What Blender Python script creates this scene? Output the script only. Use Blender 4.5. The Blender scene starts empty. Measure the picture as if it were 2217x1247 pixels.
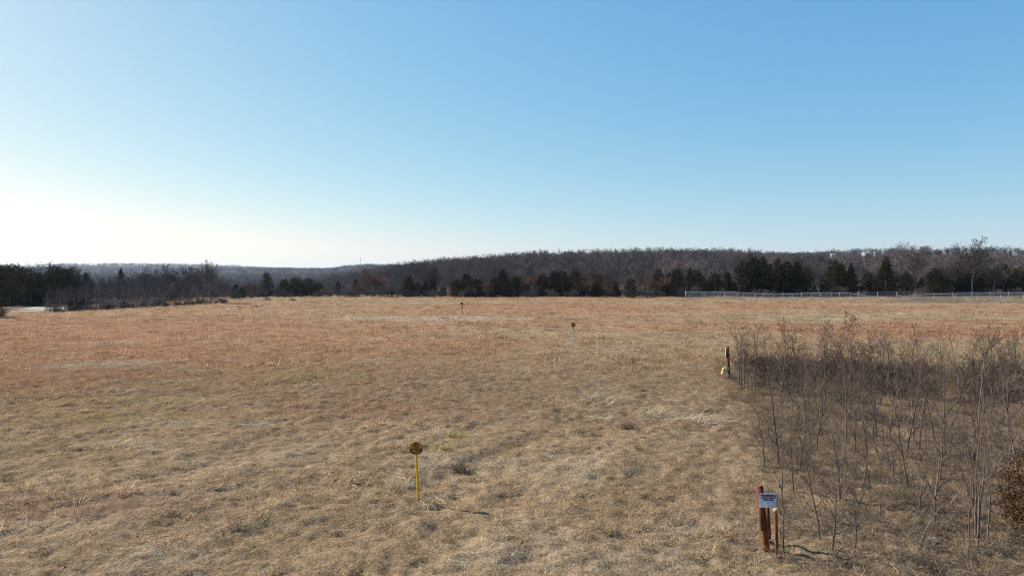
import bpy, math, random
import numpy as np
from mathutils import Vector, Matrix, Quaternion

# ------------------------------------------------------------------ camera, sky, sun, exposure
sc = bpy.context.scene
C = sc.collection
CAM_H = 5.0
cam_d = bpy.data.cameras.new('camera'); cam = bpy.data.objects.new('camera', cam_d); C.objects.link(cam)
cam_d.sensor_width = 36; cam_d.lens = 24; cam_d.clip_end = 20000; cam_d.clip_start = 0.1
PITCH = math.atan(33.5 / 1478)                      # horizon sits a little above the middle
cam.location = (0, 0, CAM_H); cam.rotation_euler = (math.pi / 2 - PITCH, 0, 0)
sc.camera = cam

SUN_EL = math.radians(33.5); SUN_AZ = math.radians(-60)   # azimuth from +Y, clockwise positive
w = bpy.data.worlds.new('World'); sc.world = w; w.use_nodes = True
wn = w.node_tree; bg = wn.nodes['Background']
sky = wn.nodes.new('ShaderNodeTexSky'); sky.sky_type = 'NISHITA'; sky.sun_disc = False
sky.sun_elevation = SUN_EL; sky.sun_rotation = SUN_AZ
sky.altitude = 200; sky.air_density = 0.9; sky.dust_density = 0.6; sky.ozone_density = 5.0
# the whole sky gets one film-like response per colour channel (softer highlights)
EXPO = 1.05; SKY = 0.1713 / 2 ** EXPO; g_ = SKY * 2 ** EXPO
sep = wn.nodes.new('ShaderNodeSeparateColor'); com = wn.nodes.new('ShaderNodeCombineColor')
wn.links.new(sky.outputs[0], sep.inputs[0])
for ch, (pw, k) in enumerate(((1.0, .88), (.64, .845), (.30, .865))):
    m1 = wn.nodes.new('ShaderNodeMath'); m1.operation = 'MULTIPLY'; m1.inputs[1].default_value = g_ * (1.06, .97, .84)[ch]
    m2 = wn.nodes.new('ShaderNodeMath'); m2.operation = 'POWER'; m2.inputs[1].default_value = pw
    m3 = wn.nodes.new('ShaderNodeMath'); m3.operation = 'MULTIPLY'; m3.inputs[1].default_value = k / g_
    wn.links.new(sep.outputs[ch], m1.inputs[0]); wn.links.new(m1.outputs[0], m2.inputs[0]); wn.links.new(m2.outputs[0], m3.inputs[0]); outs = (outs if ch else []) + [m3.outputs[0]]
mn = wn.nodes.new('ShaderNodeMath'); mn.operation = 'MINIMUM'; wn.links.new(outs[0], mn.inputs[0]); wn.links.new(outs[1], mn.inputs[1])   # never redder than green
for ch, o_ in enumerate((mn.outputs[0], outs[1], outs[2])): wn.links.new(o_, com.inputs[ch])
wn.links.new(com.outputs[0], bg.inputs[0]); bg.inputs[1].default_value = SKY

sun_l = bpy.data.lights.new('sun', 'SUN'); sun = bpy.data.objects.new('sun', sun_l); C.objects.link(sun)
sun_l.energy = 4.9; sun_l.angle = math.radians(0.53); sun_l.color = (1, 0.93, 0.82)
S = Vector((math.sin(SUN_AZ) * math.cos(SUN_EL), math.cos(SUN_AZ) * math.cos(SUN_EL), math.sin(SUN_EL)))
sun.rotation_euler = S.to_track_quat('Z', 'Y').to_euler(); sun.location = S * 60

sc.view_settings.view_transform = 'Standard'; sc.view_settings.look = 'None'
sc.view_settings.exposure = EXPO; sc.view_settings.gamma = 1.0
try: sc.view_settings.use_curve_mapping = False
except Exception: pass
sc.cycles.filter_width = 1.1; sc.cycles.use_denoising = True; sc.cycles.denoising_prefilter = 'NONE'
sc.cycles.max_bounces = 4; sc.cycles.diffuse_bounces = 2; sc.cycles.glossy_bounces = 1
sc.cycles.transmission_bounces = 2; sc.cycles.transparent_max_bounces = 4; sc.cycles.volume_bounces = 0

# ------------------------------------------------------------------ helpers
def tag(o, label=None, cat=None, group=None, kind=None):
    if label: o['label'] = label
    if cat: o['category'] = cat
    if group: o['group'] = group
    if kind: o['kind'] = kind
    return o

def mesh_obj(name, me, parent=None, mat=None):
    o = bpy.data.objects.new(name, me); C.objects.link(o)
    if parent: o.parent = parent
    if mat and not me.materials: me.materials.append(mat)
    return o

def empty(name, loc=(0, 0, 0), rz=0.0):
    o = bpy.data.objects.new(name, None); C.objects.link(o)
    o.location = loc; o.rotation_euler = (0, 0, rz); o.empty_display_size = 0.2
    return o

def smooth(t):
    t = np.clip(t, 0, 1); return t * t * (3 - 2 * t)

def _hash(i, j, seed):
    h = (i.astype(np.int64) * 374761393 + j.astype(np.int64) * 668265263 + seed * 1442695041) & 0x7fffffff
    h = ((h ^ (h >> 13)) * 1274126177) & 0x7fffffff
    h = (h ^ (h >> 16)) & 0xffffff
    return h / float(0xffffff)

def vnoise(x, y, seed=0):
    x = np.asarray(x, float); y = np.asarray(y, float)
    i = np.floor(x); j = np.floor(y); fx = x - i; fy = y - j
    fx = fx * fx * (3 - 2 * fx); fy = fy * fy * (3 - 2 * fy)
    a = _hash(i, j, seed); b = _hash(i + 1, j, seed); c = _hash(i, j + 1, seed); d = _hash(i + 1, j + 1, seed)
    return (a * (1 - fx) + b * fx) * (1 - fy) + (c * (1 - fx) + d * fx) * fy

def fbm(x, y, seed=0, octs=3):
    s = 0; amp = 0.5; tot = 0
    for k in range(octs):
        s = s + amp * vnoise(x * 2 ** k + 17.3 * k, y * 2 ** k - 9.1 * k, seed + k); tot += amp; amp *= 0.5
    return s / tot

def ell(x, y, cx, cy, rx, ry, edge=0.6):
    wob = 0.35 * (fbm(x / (0.5 * rx) + cx, y / (0.5 * ry) + cy, 77) - 0.5) * 2
    r = np.sqrt(((x - cx) / rx) ** 2 + ((y - cy) / ry) ** 2) + wob
    return 1 - smooth((r - (1 - edge)) / (2 * edge))

# ------------------------------------------------------------------ terrain
def ruts(x, y):
    p = (x - 1.1) * .976 - (y - 11.3) * .218 - .25 * np.sin(y * .35)
    return np.exp(-((np.abs(p) - .85) / .30) ** 2) * smooth((36 - y) / 8) * smooth((fbm(x / 1.4, y / 2.2, 301) - .32) / .25)
def height(x, y):
    x = np.asarray(x, float); y = np.asarray(y, float)
    near = np.exp(-(np.hypot(x, y - 20) / 70) ** 2)
    z = 0.24 * near * (fbm(x / 1.2, y / 1.0, 3) - 0.5) + 0.30 * (fbm(x / 9, y / 9, 5) - 0.5) * smooth((190 - y) / 60)
    # tussocky micro relief and mown ridges in the near field
    fine = smooth((40 - y) / 10) * smooth((y - 7) / 2) * smooth((26 - np.abs(x)) / 4)
    b1 = 1 - np.abs(2 * fbm(x / .42, y / .36, 201, 3) - 1); b2 = 1 - np.abs(2 * vnoise(x / .21, y / .19, 211) - 1)
    rt = x * .5 + y * .866; ac = x * .866 - y * .5
    z = z + fine * (.105 * (b1 - .75) + .055 * (b2 - .5) + .06 * (fbm(rt / 9, ac / .55, 97) - .5) - .022 * ruts(x, y))
    # small earth bank behind the fence
    berm = smooth((x - 60) / 9) * np.exp(-((y - (119 - 0.02 * x)) / 4.5) ** 2)
    z = z + 0.85 * berm
    # slope down to the left of the field and the wooded valley
    z = z - 0.5 * smooth((-35 - x) / 40) * smooth((y - 30) / 60)
    vx = smooth((10 - x - (y - 150) * .25) / 90)
    z = z - 11.5 * vx * smooth((y - 146) / 110)
    # wooded hill on the right
    hx = smooth((x + 125 + (y - 450) * 0.12) / 185) * (1 - .42 * smooth((x - .30 * y) / 60) * smooth((y - 190) / 120))
    z = z + (10.2 + 1.4 * (fbm(x / 70, y / 70, 11) - 0.5)) * hx * smooth((y - 150) / 290)
    z = z - 9 * hx * smooth((y - 520) / 260)
    # second hill with houses
    z = z + 27 * np.exp(-((x - 560) / 330) ** 2) * smooth((y - 520) / 360) * smooth((2600 - y) / 900)
    # far ridges
    z = z + 22 * smooth((y - 900) / 1500) * (0.75 + 0.5 * fbm(x / 700, y / 900, 21))
    z = z + 12 * smooth((y - 2600) / 1800) * fbm(x / 1500, y / 900, 31)
    z = z + 30 * np.exp(-((x + 1900) / 420) ** 2) * smooth((y - 2500) / 700)
    return z

def geo(a, b, s0, s1):
    out = [a]; t = a
    n = 0
    while t < b:
        f = (t - a) / (b - a); t = t + s0 * (s1 / s0) ** f; out.append(t)
    return out
xs_r = geo(0, 21, .085, .10); xs_r = xs_r[:-1] + geo(xs_r[-1], 34, .12, .4); xs_r = xs_r[:-1] + geo(xs_r[-1], 170, .45, 2.4); xs_r = xs_r[:-1] + geo(xs_r[-1], 5000, 3, 500)
XS = np.array([-v for v in xs_r[:0:-1]] + xs_r)
ys = geo(-150, 6, 30, 1.0); ys = ys[:-1] + geo(ys[-1], 10.5, .3, .1); ys = ys[:-1] + geo(ys[-1], 27, .08, .11); ys = ys[:-1] + geo(ys[-1], 42, .12, .3); ys = ys[:-1] + geo(ys[-1], 160, .36, 1.5)
ys = ys[:-1] + geo(ys[-1], 6000, 2.5, 350)
YS = np.array(ys)
GX, GY = np.meshgrid(XS, YS)
GZ = height(GX, GY)

def gz(x, y):
    x = np.clip(np.asarray(x, float), XS[0], XS[-1] - 1e-6); y = np.clip(np.asarray(y, float), YS[0], YS[-1] - 1e-6)
    i = np.clip(np.searchsorted(XS, x, 'right') - 1, 0, len(XS) - 2); j = np.clip(np.searchsorted(YS, y, 'right') - 1, 0, len(YS) - 2)
    fx = (x - XS[i]) / (XS[i + 1] - XS[i]); fy = (y - YS[j]) / (YS[j + 1] - YS[j])
    return (GZ[j, i] * (1 - fx) + GZ[j, i + 1] * fx) * (1 - fy) + (GZ[j + 1, i] * (1 - fx) + GZ[j + 1, i + 1] * fx) * fy

F = 1478.0
def ray(px, py):
    cx = (px - 1108.5) / F; cy = (623.5 - py) / F
    v = Vector((cx, math.cos(PITCH) + cy * math.sin(PITCH), -math.sin(PITCH) + cy * math.cos(PITCH)))
    return v
def at(px, py):
    """ground point seen at a pixel"""
    v = ray(px, py); t = 3.0; last = t
    while t < 4000:
        p = Vector((0, 0, CAM_H)) + v * t
        if p.z < float(gz(p.x, p.y)): break
        last = t; t *= 1.01
    for _ in range(24):
        m = (last + t) / 2; p = Vector((0, 0, CAM_H)) + v * m
        if p.z < float(gz(p.x, p.y)): t = m
        else: last = m
    p = Vector((0, 0, CAM_H)) + v * t
    return Vector((p.x, p.y, float(gz(p.x, p.y))))
def col_at(px, d):
    """ground point in the column of a pixel, d metres ahead"""
    x = (px - 1108.5) / F * d
    return Vector((x, d, float(gz(x, d))))
def top_z(py, d):
    v = ray(1108.5, py); return CAM_H + v.z / v.y * d

# scrub thicket outline
def in_poly(x, y, P):
    x = np.asarray(x, float); y = np.asarray(y, float); c = np.zeros(x.shape, bool); n = len(P)
    for k in range(n):
        x0, y0 = P[k]; x1, y1 = P[(k + 1) % n]
        cond = ((y0 > y) != (y1 > y)) & (x < (x1 - x0) * (y - y0) / (y1 - y0 + 1e-12) + x0)
        c ^= cond
    return c
SCRUB = [(4.9, 10.0), (5.2, 12.6), (7.6, 22), (10.4, 32.2), (11.2, 37), (17, 39), (24, 36), (36, 38), (40, 20), (30, 8), (10, 6)]

# ------------------------------------------------------------------ colours of the field
def mixc(a, b, f):
    return a * (1 - f[..., None]) + b * f[..., None]
TAN = np.array((.50, .375, .245)); RUST = np.array((.52, .30, .185)); GREY = np.array((.52, .40, .265)); PALE = np.array((.60, .51, .39))
GREEN = np.array((.47, .40, .17)); MAROON = np.array((.38, .25, .19)); GOLD = np.array((.50, .355, .19)); LITTER = np.array((.10, .078, .066))
BROWN = np.array((.17, .125, .09)); OLIVE = np.array((.235, .18, .125))
TAN, RUST, GREY, PALE, GREEN, MAROON, GOLD = (v_ * .77 for v_ in (TAN, RUST, GREY, PALE, GREEN, MAROON, GOLD))
def field_col(x, y):
    x = np.asarray(x, float); y = np.asarray(y, float)
    n1 = fbm(x / 7, y / 7, 41); n2 = fbm(x / 2.0, y / 1.5, 51); n3 = fbm(x / 34, y / 11, 61); n4 = fbm(x / 16, y / 3.5, 71)
    c = np.broadcast_to(TAN, x.shape + (3,)).copy()
    c = mixc(c, GOLD, smooth((n1 - .42) / .3) * .6)
    far = smooth((y - 34) / 30)
    c = mixc(c, RUST, far * smooth((n3 - .40) / .22) * .8)
    c = mixc(c, RUST, ell(x, y, -27, 40, 26, 17) * (.45 + .55 * smooth((n4 - .35) / .3)))
    c = mixc(c, RUST, ell(x, y, -60, 70, 45, 22) * .6)
    c = mixc(c, RUST, ell(x, y, 22, 97, 36, 7) * .8 * smooth((n4 - .3) / .2))
    c = mixc(c, RUST * np.array((1.0, .92, .92)), ell(x, y, 36, 61, 26, 9) * .8 * smooth((n4 - .32) / .2))
    c = mixc(c, RUST, ell(x, y, -8, 24, 5, 3.4) * .4); c = mixc(c, RUST, ell(x, y, -2.3, 25, 3, 1.8) * .45)
    near = smooth((31 - y + 3.5 * (n1 - .5) * 4 - .12 * np.abs(x + 2)) / 12)
    c = mixc(c, GREY * 1.12, near * (.40 + .6 * smooth((n2 - .35) / .35)))
    c = mixc(c, MAROON, near * smooth((n4 - .56) / .18) * .55)
    c = mixc(c, PALE, smooth((n2 - .60) / .18) * .45)
    c = mixc(c, PALE, ell(x, y, -10, 74, 12, 4) * .75); c = mixc(c, PALE, ell(x, y, -22, 37.5, 3.2, 1.6) * .6)
    c = mixc(c, PALE, ell(x, y, 30, 78, 30, 5) * .5 * smooth((n4 - .4) / .2))
    c = mixc(c, GREEN, ell(x, y, -9.7, 31.8, 2.3, 1.0) * .6); c = mixc(c, GREEN, ell(x, y, -13.2, 23.3, 2.4, .8) * .4)
    c = mixc(c, GREEN, ell(x, y, -14.5, 26, 3, 1.2) * .3); c = mixc(c, GREEN, ell(x, y, -.5, 57.5, 4.5, 1.8) * .4); c = mixc(c, GREEN, ell(x, y, -1.8, 20.6, .6, .4) * .4)
    rt = x * .5 + y * .866; ac = x * .866 - y * .5; st = fbm(rt / 9, ac / .55, 97)
    c = c * (1 + near * (st - .5) * .7 + .06 * near)[..., None]
    c = c * (1 - .09 * ruts(x, y))[..., None]
    # scrub floor, bank, wood floor
    s = in_poly(x + 1.2 * (n1 - .5) * 4, y, SCRUB).astype(float)
    c = mixc(c, BROWN * 1.55, s * (.15 + .6 * smooth((n2 - .38) / .25)))
    bank = smooth((x - 58) / 8) * np.exp(-((y - 114.5) / 4.0) ** 2)
    c = mixc(c, OLIVE, np.clip(bank * 1.2, 0, 1))
    wood = smooth((y - 146 - 4 * (n1 - .5) + .0 * x) / 8)
    lf = smooth((-52 - x - .25 * (y - 90)) / 3) * smooth((y - 108) / 5)
    c = mixc(c, LITTER, np.clip(np.maximum(wood, lf), 0, 1))
    return np.clip(c, 0.01, 0.9)

# ------------------------------------------------------------------ materials
def new_mat(name):
    m = bpy.data.materials.new(name); m.use_nodes = True; nt = m.node_tree
    b = nt.nodes['Principled BSDF']; b.inputs['Roughness'].default_value = 0.85
    b.inputs['Specular IOR Level'].default_value = 0.2
    return m, nt, b
def nd(nt, t, **kw):
    n = nt.nodes.new(t)
    for k, v in kw.items(): setattr(n, k, v)
    return n
def mixn(nt, a, b, f, mode='MIX'):
    n = nd(nt, 'ShaderNodeMix', data_type='RGBA', blend_type=mode)
    for s, v in ((0, f), (6, a), (7, b)):
        if hasattr(v, 'is_output'): nt.links.new(v, n.inputs[s])
        elif s == 0: n.inputs[0].default_value = v
        else: n.inputs[s].default_value = (*v, 1) if len(v) == 3 else v
    return n.outputs[2]
def noise(nt, scale, detail=3, coord='Object', rough=.6, stretch=None):
    tc = nd(nt, 'ShaderNodeTexCoord'); n = nd(nt, 'ShaderNodeTexNoise')
    n.inputs['Scale'].default_value = scale; n.inputs['Detail'].default_value = detail; n.inputs['Roughness'].default_value = rough
    src = tc.outputs[coord]
    if stretch:
        mp = nd(nt, 'ShaderNodeMapping'); mp.inputs['Scale'].default_value = stretch; nt.links.new(src, mp.inputs[0]); src = mp.outputs[0]
    nt.links.new(src, n.inputs['Vector']); return n.outputs['Fac']
def ramp(nt, fac, stops):
    r = nd(nt, 'ShaderNodeValToRGB'); e = r.color_ramp.elements
    while len(e) < len(stops): e.new(0.5)
    for k, (p, c) in enumerate(stops): e[k].position = p; e[k].color = (*c, 1)
    nt.links.new(fac, r.inputs[0]); return r.outputs[0]
def bump(nt, b, fac, strength, dist):
    n = nd(nt, 'ShaderNodeBump'); n.inputs['Strength'].default_value = strength; n.inputs['Distance'].default_value = dist
    nt.links.new(fac, n.inputs['Height']); nt.links.new(n.outputs[0], b.inputs['Normal'])

def simple_mat(name, c1, c2, scale=8, rough=.8, bmp=0.0, metallic=0, stretch=None, spec=.2, lo=.35, hi=.65):
    m, nt, b = new_mat(name); f = noise(nt, scale, 4, stretch=stretch)
    nt.links.new(ramp(nt, f, [(lo, c1), (hi, c2)]), b.inputs['Base Color'])
    b.inputs['Roughness'].default_value = rough; b.inputs['Metallic'].default_value = metallic; b.inputs['Specular IOR Level'].default_value = spec
    if bmp: bump(nt, b, f, bmp, .02)
    return m

def ground_mat():
    m, nt, b = new_mat('dry_field')
    a = nd(nt, 'ShaderNodeAttribute', attribute_name='col')
    f1 = noise(nt, 3.2, 6, rough=.75); f2 = noise(nt, 17, 4, rough=.7)
    v = mixn(nt, ramp(nt, f1, [(.30, (.45, .42, .41)), (.62, (1.0, 1.0, 1.0))]), ramp(nt, f2, [(.35, (.55, .53, .5)), (.65, (1.15, 1.13, 1.1))]), 1.0, 'MULTIPLY')
    nt.links.new(mixn(nt, a.outputs['Color'], v, 1.0, 'MULTIPLY'), b.inputs['Base Color'])
    b.inputs['Roughness'].default_value = 1; b.inputs['Specular IOR Level'].default_value = 0
    bump(nt, b, f2, .9, .06)
    return m

def leafy(name, mode, transl=.35, colA=None, colB=None, objvar=None):
    """thin plant surface: diffuse + some light passing through. mode 'tint': colour from the instance, else a ramp."""
    m = bpy.data.materials.new(name); m.use_nodes = True; nt = m.node_tree; nt.nodes.clear()
    out = nd(nt, 'ShaderNodeOutputMaterial')
    r = nd(nt, 'ShaderNodeAttribute', attribute_name='rnd')
    if mode == 'tint':
        a = nd(nt, 'ShaderNodeAttribute', attribute_name='tint', attribute_type='INSTANCER')
        v = ramp(nt, r.outputs['Fac'], [(0, (.50, .46, .42)), (.45, (.95, .92, .88)), (.85, (1.2, 1.18, 1.12)), (1, (1.7, 1.72, 1.72))])
        col = mixn(nt, a.outputs['Color'], v, 1.0, 'MULTIPLY')
    else:
        col = ramp(nt, r.outputs['Fac'], [(0, colA), (1, colB)])
        if objvar:
            oi = nd(nt, 'ShaderNodeObjectInfo')
            col = mixn(nt, col, ramp(nt, oi.outputs['Random'], objvar), 1.0, 'MULTIPLY')
    d = nd(nt, 'ShaderNodeBsdfDiffuse'); t = nd(nt, 'ShaderNodeBsdfTranslucent'); mx = nd(nt, 'ShaderNodeMixShader')
    nt.links.new(col, d.inputs[0]); nt.links.new(col, t.inputs[0]); mx.inputs[0].default_value = transl
    nt.links.new(d.outputs[0], mx.inputs[1]); nt.links.new(t.outputs[0], mx.inputs[2]); nt.links.new(mx.outputs[0], out.inputs[0])
    return m

def bark_mat(name, c1, c2, scale, objvar=None):
    m, nt, b = new_mat(name); f = noise(nt, scale, 5, stretch=(1, 1, .35))
    col = ramp(nt, f, [(.32, c1), (.68, c2)])
    if objvar:
        oi = nd(nt, 'ShaderNodeObjectInfo'); col = mixn(nt, col, ramp(nt, oi.outputs['Random'], objvar), 1.0, 'MULTIPLY')
    nt.links.new(col, b.inputs['Base Color']); b.inputs['Roughness'].default_value = .95; b.inputs['Specular IOR Level'].default_value = .1
    return m

VAR = [(0, (.75, .72, .74)), (.5, (1, 1, 1)), (1, (1.25, 1.15, 1.05))]
M = {}
M['ground'] = ground_mat()
M['grass'] = leafy('dry_grass_blades', 'tint', .42)
M['straw'] = leafy('bleached_straw', 'ramp', .35, (.36, .29, .19), (.66, .57, .42))
M['greenish'] = leafy('green_tuft_blades', 'ramp', .4, (.20, .175, .06), (.46, .40, .16))
M['weed'] = leafy('dead_weed', 'ramp', .15, (.11, .083, .062), (.29, .225, .16), VAR)
M['bramble'] = leafy('dark_bramble_canes', 'ramp', .1, (.045, .030, .024), (.145, .098, .078), VAR)
M['bark'] = bark_mat('grey_bark', (.10, .088, .082), (.26, .235, .215), 9, VAR)
M['sapling'] = bark_mat('sapling_bark', (.05, .040, .036), (.19, .160, .145), 14, VAR)
M['sap_twig'] = bark_mat('young_red_brown_twigs', (.065, .047, .038), (.17, .128, .102), 11, VAR)
M['twig'] = bark_mat('grey_twigs', (.06, .05, .049), (.125, .105, .10), 3, VAR)
M['far_twig'] = bark_mat('far_wood_twigs', (.075, .063, .063), (.15, .125, .123), .8, [(0, (.7, .7, .74)), (.6, (1, .98, .98)), (1, (1.35, 1.15, 1.0))])
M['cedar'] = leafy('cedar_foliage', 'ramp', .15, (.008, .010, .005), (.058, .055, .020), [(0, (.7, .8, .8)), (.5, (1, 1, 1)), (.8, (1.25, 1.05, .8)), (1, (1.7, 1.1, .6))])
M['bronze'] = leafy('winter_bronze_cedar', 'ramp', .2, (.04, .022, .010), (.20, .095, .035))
M['rustleaf'] = leafy('rusty_oak_leaves', 'ramp', .3, (.075, .038, .028), (.18, .098, .070), VAR)
M['steel'] = simple_mat('galvanised_steel', (.22, .24, .25), (.34, .36, .37), 5, .5, metallic=.25, spec=.5)
M['rail'] = simple_mat('rail_sky_sheen', (.26, .285, .28), (.36, .385, .38), 5, .4, spec=.5)  # sky reflection put into the rail's colour, paler than the posts
M['wire'] = simple_mat('chain_link_wire', (.22, .24, .25), (.34, .36, .37), 5, .5, metallic=.4, spec=.4)
M['rustpipe'] = simple_mat('rusty_red_pipe', (.075, .022, .013), (.18, .055, .022), 6, .75, .3, stretch=(1, 1, .4))
M['rustpipe2'] = simple_mat('orange_rust_pipe', (.11, .034, .014), (.25, .088, .028), 9, .75, .3, stretch=(1, 1, .4))
M['darkrust'] = simple_mat('dark_stained_pipe', (.05, .025, .020), (.17, .065, .035), 9, .7, .3)
M['cap'] = simple_mat('faded_pink_cap', (.30, .19, .16), (.44, .31, .27), 20, .7, .2)
M['signwhite'] = simple_mat('white_sign_face', (.58, .61, .68), (.68, .70, .76), 6, .45, spec=.4)
M['black'] = simple_mat('black_paint', (.012, .011, .011), (.03, .027, .025), 12, .5, spec=.3)
M['navy'] = simple_mat('navy_print', (.018, .022, .07), (.03, .035, .09), 12, .6)
M['crimson'] = simple_mat('purple_red_print', (.13, .012, .06), (.18, .02, .08), 12, .6)
M['greyprint'] = simple_mat('grey_print', (.16, .18, .26), (.24, .26, .34), 12, .6)
M['marker'] = simple_mat('orange_marker_paint', (.46, .17, .025), (.62, .25, .035), 7, .5, spec=.3)
M['yellow'] = simple_mat('yellow_marker_paint', (.66, .36, .012), (.82, .48, .02), 9, .5, spec=.3, stretch=(1, 1, .3))
M['whitepost'] = simple_mat('white_post_paint', (.40, .38, .35), (.62, .60, .56), 9, .6)
M['brownpost'] = simple_mat('brown_post_paint', (.16, .06, .035), (.28, .11, .05), 9, .7)
M['bag'] = simple_mat('pale_yellow_plastic', (.46, .40, .17), (.60, .53, .26), 14, .4, spec=.4)
M['rock'] = simple_mat('grey_stone', (.20, .18, .165), (.42, .39, .36), 6, .9, .5)
M['paleock'] = simple_mat('pale_stone', (.50, .48, .46), (.72, .70, .67), 9, .9, .4)
M['clod'] = simple_mat('dark_clods', (.035, .028, .025), (.10, .08, .07), 6, .95, .5)
M['road'] = simple_mat('pale_gravel', (.19, .165, .13), (.29, .255, .21), 2.5, .95, .3)
M['housewall'] = simple_mat('pale_siding', (.36, .37, .38), (.45, .45, .45), .5, .7)
M['roofgrey'] = simple_mat('grey_roof', (.26, .28, .31), (.36, .38, .42), .6, .6)
M['glass'] = simple_mat('dark_window', (.03, .035, .04), (.05, .055, .06), 1, .15, spec=.5)
M['stick'] = simple_mat('bleached_stick', (.34, .28, .22), (.52, .45, .36), 9, .9)

# ------------------------------------------------------------------ ground sheet
def grid_mesh():
    ny, nx = GX.shape
    co = np.stack([GX, GY, GZ], -1).reshape(-1, 3)
    idx = np.arange(ny * nx).reshape(ny, nx)
    q = np.stack([idx[:-1, :-1], idx[:-1, 1:], idx[1:, 1:], idx[1:, :-1]], -1).reshape(-1, 4)
    me = bpy.data.meshes.new('ground')
    me.vertices.add(len(co)); me.vertices.foreach_set('co', co.ravel())
    me.loops.add(q.size); me.loops.foreach_set('vertex_index', q.ravel().astype(np.int32))
    me.polygons.add(len(q)); me.polygons.foreach_set('loop_start', (np.arange(len(q)) * 4).astype(np.int32))
    me.polygons.foreach_set('use_smooth', np.ones(len(q), bool))
    me.update(calc_edges=True)
    c = field_col(GX.ravel(), GY.ravel())
    thin = smooth((60 - GY.ravel()) / 30) * .46                      # near soil and old thatch; dark warm tone also paints shade between clumps
    c = mixc(c, np.array((.115, .076, .046)), thin)
    ca = me.color_attributes.new('col', 'FLOAT_COLOR', 'POINT')
    ca.data.foreach_set('color', np.concatenate([c, np.ones((len(c), 1))], 1).ravel().astype(np.float32))
    return me
ground = tag(mesh_obj('ground', grid_mesh(), None, M['ground']), kind='structure')

# gravel road on the left
def ribbon(pts, width, lift):
    V = []; Fc = []
    P = [Vector((p[0], p[1], 0)) for p in pts]
    dense = []
    for a, b in zip(P[:-1], P[1:]):
        n = max(2, int((b - a).length / 1.0))
        dense += [a.lerp(b, k / n) for k in range(n)]
    dense.append(P[-1]); nw = 6
    for k, p in enumerate(dense):
        d = (dense[min(k + 1, len(dense) - 1)] - dense[max(k - 1, 0)]).normalized(); s = Vector((-d.y, d.x, 0))
        for j in range(nw + 1):
            t = j / nw * 2 - 1; wv = width * (1 + .12 * math.sin(k * .7) + .08 * math.sin(k * 1.9 + 1))
            q = p + s * (t * wv / 2)
            V.append((q.x, q.y, float(gz(q.x, q.y)) + lift + .05 * (1 - t * t)))
    for k in range(len(dense) - 1):
        for j in range(nw):
            a = k * (nw + 1) + j; Fc.append((a, a + 1, a + nw + 2, a + nw + 1))
    me = bpy.data.meshes.new('gravel_road'); me.from_pydata(V, [], Fc); me.update(); return me
ROAD = [(-150, 78), (-100, 87), (-72, 93), (-67, 97), (-67, 101), (-75, 106), (-97, 111)]
tag(mesh_obj('gravel_road', ribbon(ROAD, 3.8, .03), None, M['road']), kind='structure')
def road_dist(x, y):
    d = np.full(np.shape(x), 1e9)
    for (x0, y0), (x1, y1) in zip(ROAD[:-1], ROAD[1:]):
        t = np.clip(((x - x0) * (x1 - x0) + (y - y0) * (y1 - y0)) / ((x1 - x0) ** 2 + (y1 - y0) ** 2), 0, 1)
        d = np.minimum(d, np.hypot(x - (x0 + t * (x1 - x0)), y - (y0 + t * (y1 - y0))))
    return d

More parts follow.
